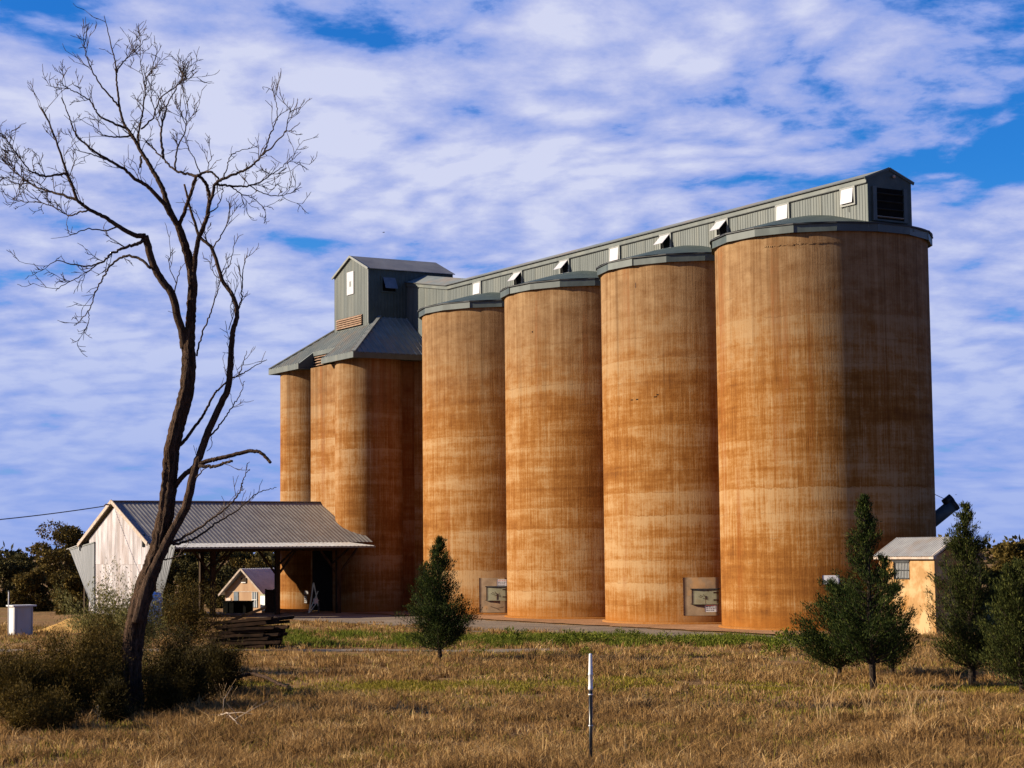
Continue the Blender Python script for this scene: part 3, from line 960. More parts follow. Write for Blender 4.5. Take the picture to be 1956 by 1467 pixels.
MB().box(48.02, 48.3, WB1 + .08, WB1 + .085, 23.8, 24.2).build('panel_vent', MT['trim'], pnl)
lv = MB().box(46.2, 50.5, WB1 + .03, WB1 + .06, 20.75, 21.55).build('louvre', MT['black'], wh)
for i in range(5):
    z = 20.78 + i * .155
    MB().poly([(46.2, WB1 + .065, z + .11), (50.5, WB1 + .065, z + .11), (50.5, WB1 + .16, z), (46.2, WB1 + .16, z)], (0, 0, .025)).build('louvre_slat', MT['rustlouvre'], lv)
f = MB().box(WA0 - .09, WA0 - .04, 2.3, 3.6, 24.2, 24.32).box(WA0 - .09, WA0 - .04, 2.3, 2.42, 23.2, 24.2).box(WA0 - .09, WA0 - .04, 3.48, 3.6, 23.2, 24.2).box(WA0 - .09, WA0 - .04, 2.3, 3.6, 23.1, 23.2).build('window', MT['dkgreen'], wh)
MB().box(WA0 - .06, WA0 - .045, 2.42, 3.48, 23.2, 24.2).build('window_opening', MT['black'], f)
o = MB().box(-.012, .012, -.5, .5, -.95, 0).build('window_flap', MT['pane_dark'], f); o.location = (WA0 - .09, 2.95, 24.2); o.rotation_euler.y = R(28)

# ------------------------------------------------------------------ intake shed (open sided, joined to the workhouse)
sh = thing('intake_shed', 'long open sided truck shed with grey corrugated roof and white gable end', 'shed', W(0, 0, 0), PHI)
SA0, SA1, SM, SB1, SB0, SEZ, SRZ = 41.0, 55.2, 48.1, 22.6, 6.45, 4.92, 7.8
def roof_half(a_e, sign):
    up = Vector((SM - a_e, 0, SRZ - SEZ)).normalized(); L = math.hypot(SM - a_e, SRZ - SEZ)
    nn = Vector((-(SRZ - SEZ) * sign, 0, abs(SM - a_e))).normalized()
    return up, L, nn
up, L, nn = roof_half(SA0, 1)
nsh = 19
for i in range(nsh):
    t0, t1 = (SB1 + .25 - SB0) * i / nsh, (SB1 + .25 - SB0) * (i + 1) / nsh
    MB().ribbed((SA0, SB1 + .25, SEZ), (0, -1, 0), up, nn, t0, t1, -.15, L, .27, .014, .5).build('roof_sheet', MT['zinc'], sh)
up, L, nn = roof_half(SA1, -1)
MB().ribbed((SA1, SB1 + .25, SEZ), (0, -1, 0), up, nn, 0, SB1 + .25 - SB0, -.15, L, .34, .03, .5).build('far_roof', MT['zinc'], sh)
MB().bar((SM, SB1 + .27, SRZ + .03), (SM, 7.2, SRZ + .03), .4, .07).build('ridge_cap', MT['zinc'], sh)
FA, FZ = 36.8, 4.58                                             # bell cast eave on the near side
fl_up = Vector((SA0 - FA, 0, SEZ - .06 - FZ)).normalized(); fl_L = math.hypot(SA0 - FA, SEZ - .06 - FZ)
fl_n = Vector((-(SEZ - .06 - FZ), 0, SA0 - FA)).normalized()
for i in range(12):
    t0, t1 = (SB1 + .1 - 8.3) * i / 12, (SB1 + .1 - 8.3) * (i + 1) / 12
    MB().ribbed((FA, SB1 + .1, FZ), (0, -1, 0), fl_up, fl_n, t0, t1, 0, fl_L, .27, .02, .5).build('flare_sheet', MT['zincpale'], sh)
MB().box(FA - .03, FA + .03, 8.3, SB1 + .1, FZ - .1, FZ - .01).build('flare_edge', MT['trim'], sh)
for b in (22.3, 18.2, 13.55, 9.6):
    MB().bar((FA + .1, b, FZ - .09), (SA0, b, SEZ - .2), .12).build('flare_rafter', MT['timber'], sh)
    MB().bar((FA + 1.2, b, FZ - .05), (SA0 + .1, b, 3.3), .1).build('flare_strut', MT['timber'], sh)
MB().poly([(SA1 - .1, 19.5, SEZ), (58.5, 19.5, 4.56), (58.5, SB1 + .1, 4.56), (SA1 - .1, SB1 + .1, SEZ)], (0, 0, .04)).build('far_flare', MT['zincpale'], sh)
MB().box(SA1 + .12, SA1 + .2, SB0, SB1 + .2, SEZ - .44, SEZ - .04).build('eave_fascia', MT['shedfascia'], sh)
MB().box(SA0 - .1, SA0 + .12, 8.9, SB1 - .1, SEZ - .62, SEZ - .36).build('eave_beam', MT['timber'], sh)
MB().box(SA1 - .12, SA1 + .1, SB0, SB1 - .1, SEZ - .62, SEZ - .36).build('eave_beam', MT['timber'], sh)
# gable wall of white sheets in two tiers
def gtop(a): return SRZ - .28 - (SRZ - SEZ) * abs(a - SM) / (SM - SA0)
ga0, ga1 = 41.25, 53.6
nb = 15
for i in range(nb):
    a0, a1 = ga0 + (ga1 - ga0) * i / nb, ga0 + (ga1 - ga0) * (i + 1) / nb
    for tier, (z0, z1) in enumerate(((.05, 3.55), (3.5, 99))):
        mb = MB().ribbed((0, SB1 - .05 + .02 * tier, 0), (1, 0, 0), (0, 0, 1), (0, 1, 0), a0 + .006, a1, z0, (lambda a, z1=z1: min(z1, gtop(a))), .2, .02)
        mb.build('cladding_sheet', MT['whiteclad'], sh)
MB().poly([(ga0, SB1 - .2, 0), (ga1, SB1 - .2, 0), (ga1, SB1 - .2, gtop(ga1)), (SM, SB1 - .2, gtop(SM)), (ga0, SB1 - .2, gtop(ga0))], (0, .08, 0)).build('gable_frame', MT['timber'], sh)
for (aa, nm) in ((SA0 - .15, 'r'), (SA1 + .15, 'l')):
    MB().bar((aa, SB1 + .28, SEZ - .08), (SM, SB1 + .28, SRZ), .06, .26).build('barge_board', MT['barge'], sh)
aw, zw = on_b(276, 1029, SB1)
MB().box(aw - .1, aw + .42, SB1 + .0, SB1 + .02, zw - .55, zw + .3).build('gable_vent', MT['black'], sh)
# flared wing panels at both sides of the gable
def P_b(px, py, b):
    a, z = on_b(px, py, b); return Vector((a, b, z))
for (pin_t, pout_t, pout_m, pin_b, bi, bo) in (((180, 1036), (133, 1050), (166, 1135), (180, 1172), 22.66, 22.66), ((296, 1034), (335, 1044), (312, 1132), (300, 1150), 22.66, 22.66)):
    A, B, C_, D = P_b(*pin_t, bi), P_b(*pout_t, bo), P_b(*pout_m, bo), P_b(*pin_b, bi)
    n = 8; mb = MB()
    for i in range(n):
        f0, f1 = i / n, (i + .55) / n; f2 = (i + 1) / n
        tp = lambda f: A.lerp(B, f); bt = lambda f: D.lerp(C_, f)
        off = Vector((0, .025, 0))
        mb.add([bt(f0), bt(f1), tp(f1), tp(f0)], [(0, 1, 2, 3)])
        mb.add([bt(f1) , bt(f2) , tp(f2) , tp(f1) ], [(0, 1, 2, 3)])
        mb.add([bt(f1), bt((f1 + f2) / 2) + off, tp((f1 + f2) / 2) + off, tp(f1)], [(0, 1, 2, 3)])
    mb.build('wing_panel', MT['wing'], sh)
    MB().bar(A, B, .1, .08).build('wing_edge', MT['trim'], sh)
# posts and braces
for a in (SA0 + .15, SA1 - .15):
    for b in ((22.3, 18.2, 13.55, 9.0) if a < 50 else (22.3, 18.2, 13.55)):
        MB().box(a - .15, a + .15, b - .15, b + .15, float(gz(*W(a, b)[:2])) - .05, SEZ - .6).build('post', MT['timber'], sh)
        MB().bar((a, b - .1, 2.75), (a, b - 1.45, SEZ - .5), .13).build('brace', MT['timber'], sh)
        if b < 20 and a < 50: MB().bar((a, b + .1, 2.75), (a, b + 1.45, SEZ - .5), .13).build('brace', MT['timber'], sh)
for b in (22.2, 18.2, 13.55, 9.0):
    m = MB()
    m.bar((SA0, b, SEZ - .45), (SA1, b, SEZ - .45), .2); m.bar((SA0, b, SEZ - .3), (SM, b, SRZ - .25), .14); m.bar((SA1, b, SEZ - .3), (SM, b, SRZ - .25), .14); m.bar((SM, b, SEZ - .4), (SM, b, SRZ - .3), .14)
    m.build('roof_truss', MT['timber'], sh)
# insulator bracket at the apex, and the wire that runs to it
MB().tube([(SM + .1, SB1 + .3, SRZ - .25), (SM + .15, SB1 + .6, SRZ - .2), (SM + .35, SB1 + .65, SRZ - .32)], .05, 6).build('wire_bracket', MT['rusty'], sh)
p1 = Vector(W(SM + .35, SB1 + .65, SRZ - .32)); p0 = at(-420, 1012, 118)
wpts = []
for i in range(25):
    f = i / 24; p = p1.lerp(p0, f); p.z -= 1.2 * 4 * f * (1 - f) * .35
    wpts.append(p)
wire = MB().tube(wpts, .035, 5).build('power_wire', MT['cable'])
tag(wire, 'thin black overhead wire running left from the white gable peak', 'wire')
# far pole that carries the other end of the wire (outside the frame)

# small equipment under the shed -------------------------------------------------
def local_thing(name, label, cat, a, b, rz=0.0, group=None):
    x, y, _ = W(a, b)
    return thing(name, label, cat, (x, y, float(gz(x, y))), PHI + rz, group)

t = local_thing('steel_frame', 'pale green steel hoist frame under the shed beside the concrete bins', 'frame', 42.6, 10.2)
m = MB(); m.bar((0, .35, 0), (0, .0, 2.1), .07); m.bar((0, -.4, .3), (0, .0, 2.1), .07); m.bar((0, .35, 0), (0, -.4, .9), .05); m.bar((0, -.35, 1.5), (0, .3, .2), .05)
m.build('frame_tube', MT['palegreen'], t)
MB().box(-.1, .06, -.28, .0, .65, 1.0).build('control_box', MT['paintwhite'], t)
MB().tube([(.0, -.38, 0), (0, -.38, .7)], .06, 8).build('leg', MT['iron'], t)
# two plates on the bin behind
pa = W(52.2, 7.1)
t = local_thing('warning_sign', 'two small white sign plates fixed low on the sunlit concrete bin', 'sign', 51.9, 6.72, R(38))
MB().box(-.38, .38, .02, .05, 1.38, 1.62).build('plate', MT['sign'], t)
pl = MB().box(-.28, .22, .02, .05, .72, 1.24).build('plate', MT['sign'], t)
pr = MB()
for i in range(3):
    for j in range(2): pr.box(-.2 + j * .2, -.06 + j * .2, .052, .056, .82 + i * .13, .88 + i * .13)
pr.build('print', MT['ink'], pl)

# ------------------------------------------------------------------ weighbridge hut seen through the shed
hq = at(503, 1160, 145.5)
hh = thing('weighbridge_hut', 'small tan gabled office seen under the shed roof', 'hut', (hq.x, 145.5, float(gz(hq.x, 145.5))), PHI + R(22.4))
HW, HL, HE, HR = 4.7, 5.2, 1.75, 3.5            # width along the row, length, eave, ridge
hl, hr = 4.1, 0.0
hm = (hl + hr) / 2
MB().poly([(hr, 0, -.3), (hl, 0, -.3), (hl, 0, HE), (hm, 0, HR - .3), (hr, 0, HE)], (0, -HL, 0)).build('wall', MT['house'], hh)
for e, s in ((hr - .45, 1), (hl + .35, -1)):
    zb = HE - .32 if s == 1 else HE - .28
    u2_ = Vector((hm - e, 0, HR - zb)).normalized(); L2 = math.hypot(hm - e, HR - zb)
    n2_ = Vector((-(HR - zb) * s, 0, abs(hm - e))).normalized()
    MB().ribbed((e, .35, zb), (0, -1, 0), u2_, n2_, 0, HL + .4, 0, L2, .2, .03, .5).build('roof', MT['officeroof'], hh)
    MB().bar((e, .38, zb - .03), (hm, .38, HR - .03), .05, .14).build('barge_board', MT['barge'], hh)
MB().box(hm - .3, hm + .3, .01, .06, 2.45, 2.8).build('gable_vent', MT['timber'], hh)
MB().box(hm - .24, hm + .24, .06, .09, 2.4, 2.47).build('vent_sill', MT['paintwhite'], hh)
MB().box(3.45, 3.95, .012, .05, -.3, 1.25).build('door', MT['housedoor'], hh)
w1 = MB().box(2.64, 3.13, .01, .04, -.1, 1.7).build('side_window', MT['pane_dark'], hh)
w2 = MB().box(.62, 1.16, .01, .04, .55, 1.7).build('window', MT['pane_dark'], hh)
for x in (.62, .86, 1.11): MB().box(x, x + .05, .042, .06, .55, 1.7).build('glazing_bar', MT['paintwhite'], w2)
MB().box(.62, 1.16, .062, .08, 1.1, 1.16).build('glazing_bar', MT['paintwhite'], w2)
MB().box(hr - .02, hl + .02, .012, .03, 1.72, 1.77).build('trim_strip', MT['barge'], hh)

t = local_thing('waste_skip', 'low black open container in front of the small tan office', 'container', 53.3, 10.9, R(30))
mb = MB(); mb.box(-.15, 1.95, -.9, .0, .12, 1.05); mb.box(-.2, 2.0, -.95, .05, 1.05, 1.15); mb.box(-.1, .1, -.85, -.05, -.1, .12); mb.box(1.7, 1.9, -.85, -.05, -.1, .12)
mb.build('body', MT['blackbin'], t)
for x in (.3, .9, 1.5): MB().box(x - .04, x + .04, .002, .05, .12, 1.05).build('side_rib', MT['blackbin'], t)
t = local_thing('switch_cabinet', 'white fronted pale green cabinet between skip and shed post', 'cabinet', 51.9, 9.7, R(25))
MB().box(0, .62, -.7, 0, .42, 1.55).build('body', MT['cabinet'], t)
MB().box(.03, .59, .0, .035, .45, 1.52).build('door', MT['cabwhite'], t)
MB().box(-.03, .65, -.74, .05, 1.55, 1.6).build('top', MT['cabinet'], t)
MB().box(.05, .57, -.6, -.1, -.1, .42).build('plinth', MT['house'], t)
t = local_thing('tin_screen', 'rusty brown tin screen beside the white fronted cabinet', 'screen', 48.6, 10.6)
MB().ribbed((0, 0, 0), (1, 0, 0), (0, 0, 1), (0, 1, 0), 0, 1.5, .02, 1.75, .15, .03).build('tin_sheet', MT['rusty'], t)
MB().box(-.06, .06, -.1, -.01, -.05, 1.8).box(1.44, 1.56, -.1, -.01, -.05, 1.8).build('screen_post', MT['timber'], t)

# blue tank at the right of the gable
p = at(290, 1186, 113.0)
t = thing('plastic_tank', 'bright blue plastic tank half hidden by the dead tree trunk', 'tank', (p.x - .12, 113.0, float(gz(p.x, 113))))
MB().lathe([(.72, 0), (.74, .1), (.74, .5), (.77, .55), (.74, .6), (.74, 1.05), (.77, 1.1), (.74, 1.15), (.74, 1.7), (.6, 1.9), (.22, 1.98)], 28).build('tank_body', MT['blue'], t, True)
MB().lathe([(.25, 1.95), (.25, 2.06), (.02, 2.08)], 16).build('tank_lid', MT['blue'], t, True)
for z, dx in ((.95, .12), (.35, -.1)):
    curved_plate(MB(), .775, R(-100) + dx, R(-72) + dx, z, z + .28, .006, 4).build('label_patch', MT['sign'], t)

# ------------------------------------------------------------------ white utility hut at the far left
p = ground_at(27, 1214)
t = thing('utility_hut', 'small white sheet metal hut with flat roof at the left edge', 'hut', p, R(-28))
# wall facing left is lit: a narrow face and a wide shaded face
th = R(34)
t.rotation_euler.z = th
MB().box(0, 1.0, 0, .92, 0, 1.5).build('wall', MT['boxwhite'], t)
MB().box(-.1, 1.16, -.12, 1.02, 1.5, 1.57).build('roof', MT['paintwhite'], t)
MB().box(.12, .14, -.012, -.0, .05, 1.45).box(.92, .94, -.012, -.0, .05, 1.45).build('wall_seam', MT['trim'], t)
MB().box(-.014, -.002, .1, .86, .04, 1.4).build('door', MT['paintwhite'], t)
pp = ground_at(17, 1214)
t = thing('vent_pole', 'thin pale pole standing at the white utility hut', 'pole', (pp.x, pp.y - .15, 0))
MB().tube([(0, 0, 0), (0, 0, 2.3)], .028, 8).build('shaft', MT['paintwhite'], t, True)
MB().lathe([(.001, 2.34), (.045, 2.32), (.045, 2.28), (.001, 2.27)], 10).build('cap', MT['trim'], t)

# ------------------------------------------------------------------ rendered hut at the right
rh = thing('switch_hut', 'cream rendered hut with barred window and low tin roof beside the nearest silo', 'hut', W(-10.62, 2.4, 0), PHI)
HL2 = 3.9
hw_ = MB()
hw_.poly([(0, 0, 0), (0, -3.0, 0), (0, -3.0, 3.45), (0, -1.5, 4.3), (0, 0, 3.66)], (HL2, 0, 0))
hw_.build('wall', MT['cream'], rh)
for s, (b0, z0, b1, z1) in enumerate(((.22, 3.72, -1.38, 4.62), (-3.2, 3.6, -1.38, 4.62))):
    upv = Vector((0, b1 - b0, z1 - z0)); L = upv.length; upv.normalize()
    nv = Vector((0, -(z1 - z0) * (1 if b1 > b0 else -1), abs(b1 - b0))).normalized()
    n = 5
    for i in range(n):
        a0, a1 = -.2 + (HL2 + .4) * i / n, -.2 + (HL2 + .4) * (i + 1) / n
        MB().ribbed((0, b0, z0), (1, 0, 0), upv, nv, a0, a1, -.03 * (i % 2), L, .17, .03, .5).build('roof_sheet', MT['zincpale'], rh)
MB().box(-.16, HL2 + .16, .02, .2, 3.58, 3.7).build('eave_board', MT['barge'], rh)
MB().bar((-.12, .2, 3.68), (-.12, -1.38, 4.58), .06, .14).build('barge_board', MT['barge'], rh)
MB().bar((-.12, -3.2, 3.56), (-.12, -1.38, 4.58), .06, .14).build('barge_board', MT['barge'], rh)
wn = MB().box(1.75, 2.65, .005, .02, 2.62, 3.44).build('window', MT['bar'], rh)
MB().box(2.65, 2.85, .0, .012, 2.6, 3.46).build('window_reveal', MT['black'], wn)
for i in range(9):
    x = 1.78 + i * .105
    MB().tube([(x, .06, 2.6), (x, .06, 3.46)], .014, 6).build('window_bar', MT['iron'], wn)
for z in (2.66, 3.05, 3.42): MB().box(1.74, 2.68, .05, .07, z - .015, z + .015).build('cross_bar', MT['iron'], wn)
MB().box(1.7, 2.9, .0, .05, 3.46, 3.52).build('lintel', MT['iron'], wn)

# chute behind the nearest silo
t = thing('grain_auger', 'dark steel loading chute slanting up behind the nearest silo', 'auger', W(-.2, -6.2, 0), 0)
base = Vector(t.location)
q0 = at(1760, 1013, 106) - base; q1 = at(1823, 962, 106) - base
MB().tube([q0, q1], .36, 14).build('auger_tube', MT['bluegrey'], t, True)
d_ = (q1 - q0).normalized()
MB().tube([q1 - d_ * .7 + Vector((0, 0, .42)), q1 - d_ * .15 + Vector((0, 0, .42))], .26, 10).build('motor', MT['iron'], t, True)
MB().tube([q1 - d_ * .15, q1 + d_ * .05], .4, 14).build('end_collar', MT['iron'], t)
q2 = at(1785, 944, 106) - base
MB().tube([q1 - d_ * .6 + Vector((0, 0, .6)), q2], .018, 5).build('stay_cable', MT['cable'], t)
MB().bar((q0.x - .6, q0.y, -.0), (q0.x - .2, q0.y, q0.z), .16).build('support_leg', MT['iron'], t)

# ------------------------------------------------------------------ stack of old sleepers
rnd = random.Random(11)
beams = []
bc = at(462, 1236, 85.0)
XD = Vector((.96, -.28, 0)).normalized()
sizes = [(3.2, .24, .14), (2.8, .22, .13), (2.5, .2, .15), (2.1, .18, .12)]
bme = []
for i, (l, w_, h_) in enumerate(sizes):
    n = 7; mb = MB(); r2 = random.Random(i)
    for k in range(n):
        x = -l / 2 + l * k / (n - 1)
        for (sy, sz) in ((-1, -1), (1, -1), (1, 1), (-1, 1)):
            mb.v.append((x + r2.uniform(-.05, .05), sy * w_ / 2 * r2.uniform(.82, 1.08), sz * h_ / 2 * r2.uniform(.82, 1.1)))
    for k in range(n - 1):
        for j in range(4):
            a = k * 4 + j; b = k * 4 + (j + 1) % 4
            mb.f.append((a, b, b + 4, a + 4))
    mb.f.append((3, 2, 1, 0)); e = (n - 1) * 4; mb.f.append((e, e + 1, e + 2, e + 3))
    bme.append(mb.mesh('sleeper', MT['sleeper']))
rows_ = 8
for r_ in range(rows_):
    nrow = 7 - r_ // 2
    for c_ in range(nrow):
        i = rnd.randrange(4)
        o = link('timber_sleeper', bme[i])
        off = (c_ - (nrow - 1) / 2) * .27 + rnd.uniform(-.05, .05)
        sx_ = rnd.uniform(-.35, .45) + .05 * r_
        o.location = (bc.x + XD.x * sx_ - XD.y * off * 1.0, 85.6 + XD.y * sx_ + off, float(gz(bc.x, 85)) + .09 + r_ * .158 + rnd.uniform(-.015, .015))
        o.rotation_euler = (rnd.uniform(-.12, .12), rnd.uniform(-.02, .02) - .035 - (.05 if r_ > 5 else 0), math.atan2(XD.y, XD.x) + rnd.uniform(-.08, .08))
        tag(o, ('dark weathered timber sleeper in the lowest courses of the stack' if r_ < 2 else 'dark weathered timber sleeper in the middle courses of the stack' if r_ < 6 else 'dark weathered timber sleeper in the uppermost courses of the stack'), 'sleeper', 'old timber sleepers in the stack')
o = link('timber_sleeper', bme[3])
o.location = (bc.x + .1, 85.2, 1.42); o.rotation_euler = (.1, -.35, -.2)
tag(o, 'timber sleeper lying askew on top of the stack, one end raised', 'sleeper', 'old timber sleepers in the stack')

# ------------------------------------------------------------------ marker post in the foreground
p = at(1129, 1500, 36.0)
mp_ = thing('marker_post', 'black marker post with pale metal cap standing in the dry grass', 'post', (p.x, 36.0, 0))
zt = at(1132, 1249, 36).z
mp_.rotation_euler = (0, R(.55), 0)
Z = lambda py: at(1131, py, 36).z
MB().tube([(0, 0, -.2), (0, 0, Z(1316))], .034, 12).build('shaft', MT['postblack'], mp_, True)
MB().lathe([(.034, Z(1318)), (.047, Z(1316)), (.047, Z(1313.5)), (.041, Z(1312)), (.039, Z(1290)), (.047, Z(1289)), (.047, Z(1287)), (.04, Z(1285)), (.03, Z(1251)), (.026, Z(1248.5)), (.001, Z(1248))], 16).build('cap', MT['postwhite'], mp_, True)
for y in (1326.5, 1386):
    MB().lathe([(.035, Z(y) - .012), (.043, Z(y) - .012), (.043, Z(y) + .012), (.035, Z(y) + .012)], 14).build('band', MT['postwhite'], mp_, True)
for s in (-1, 1): MB().bar((s * .012, -.036, .0), (s * .012, -.036, Z(1330)), .012, .012).build('edge_flange', MT['postblack'], mp_)

# ------------------------------------------------------------------ dead tree
rs = np.random.RandomState(4)


def catmull(P, k=6):
    P = [np.array(p, float) for p in P]
    if len(P) < 3: k = max(k, 4)
    Q = [2 * P[0] - P[1]] + P + [2 * P[-1] - P[-2]]
    out = []
    for i in range(1, len(Q) - 2):
        p0, p1, p2, p3 = Q[i - 1:i + 3]
        for j in range(k):
            t = j / k
            out.append(.5 * (2 * p1 + (p2 - p0) * t + (2 * p0 - 5 * p1 + 4 * p2 - p3) * t * t + (3 * p1 - p0 - 3 * p2 + p3) * t ** 3))
    out.append(P[-1])
    return np.array(out)


DT_Y = 49.85
root = ground_at(250, 1368)
dt = thing('dead_tree', 'tall bare dead tree with forked leaning trunk and fine twigs at the left', 'tree', (root.x, DT_Y, 0))
DROOT = np.array([root.x, DT_Y, 0.0])


def limb(pts, r0, r1, y0, y1, jit=.02, k=6, sub=0):
    """traced limb: photo points become places at depths y0..y1"""
    n = len(pts)
    W3 = [np.array(at(px, py, DT_Y + y0 + (y1 - y0) * i / max(1, n - 1))) - DROOT for i, (px, py) in enumerate(pts)]
    c = catmull(W3, k)
    c[1:-1] += rs.normal(0, jit, c[1:-1].shape)
    r = np.linspace(0, 1, len(c)) ** .8
    return c, r0 + (r1 - r0) * r


trunk_pts = [(250, 1385), (250, 1340), (250, 1290), (253, 1241), (262, 1179), (278, 1120), (293, 1076), (306, 1032), (317, 975), (324, 907), (328, 859), (341, 805), (356, 747), (361, 689), (360, 655), (364, 617), (366, 575), (367, 535), (356, 477), (341, 432)]
tr_r = [.34, .29, .25, .24, .235, .23, .22, .20, .195, .19, .185, .18, .18, .175, .15, .12, .115, .11, .10, .09]
c = catmull([np.array(at(px, py, DT_Y)) - DROOT for px, py in trunk_pts], 9)
c[2:-1] += rs.normal(0, .008, c[2:-1].shape)
rr = np.interp(np.linspace(0, 1, len(c)), np.linspace(0, 1, len(tr_r)), tr_r)
# ridged bark: cross section with furrows
mb = MB(); NS = 40
ref = np.array([0, 1., 0])
ph = rs.uniform(0, 6.28, 6)
for i, p in enumerate(c):
    d = c[min(i + 1, len(c) - 1)] - c[max(i - 1, 0)]; d /= np.linalg.norm(d)
    r_ = np.cross(d, ref); r_ /= np.linalg.norm(r_); u_ = np.cross(r_, d)
    for j in range(NS):
        t = 2 * math.pi * j / NS
        k = 1 + .07 * math.sin(5 * t + ph[0] + i * .10) + .07 * math.sin(9 * t + ph[1] - i * .12) + .08 * math.sin(16 * t + ph[2] + 1.1 * math.sin(i * .35)) + rs.uniform(-.075, .075)
        if i < 8: k += .12 * (8 - i) / 8 * max(0, math.sin(3 * t + 1))
        mb.v.append(tuple(p + (r_ * math.cos(t) + u_ * math.sin(t)) * rr[i] * k))
for i in range(len(c) - 1):
    for j in range(NS):
        a = i * NS + j; b = i * NS + (j + 1) % NS
        mb.f.append((a, b, b + NS, a + NS))
mb.build('trunk', MT['deadbark'], dt, True)

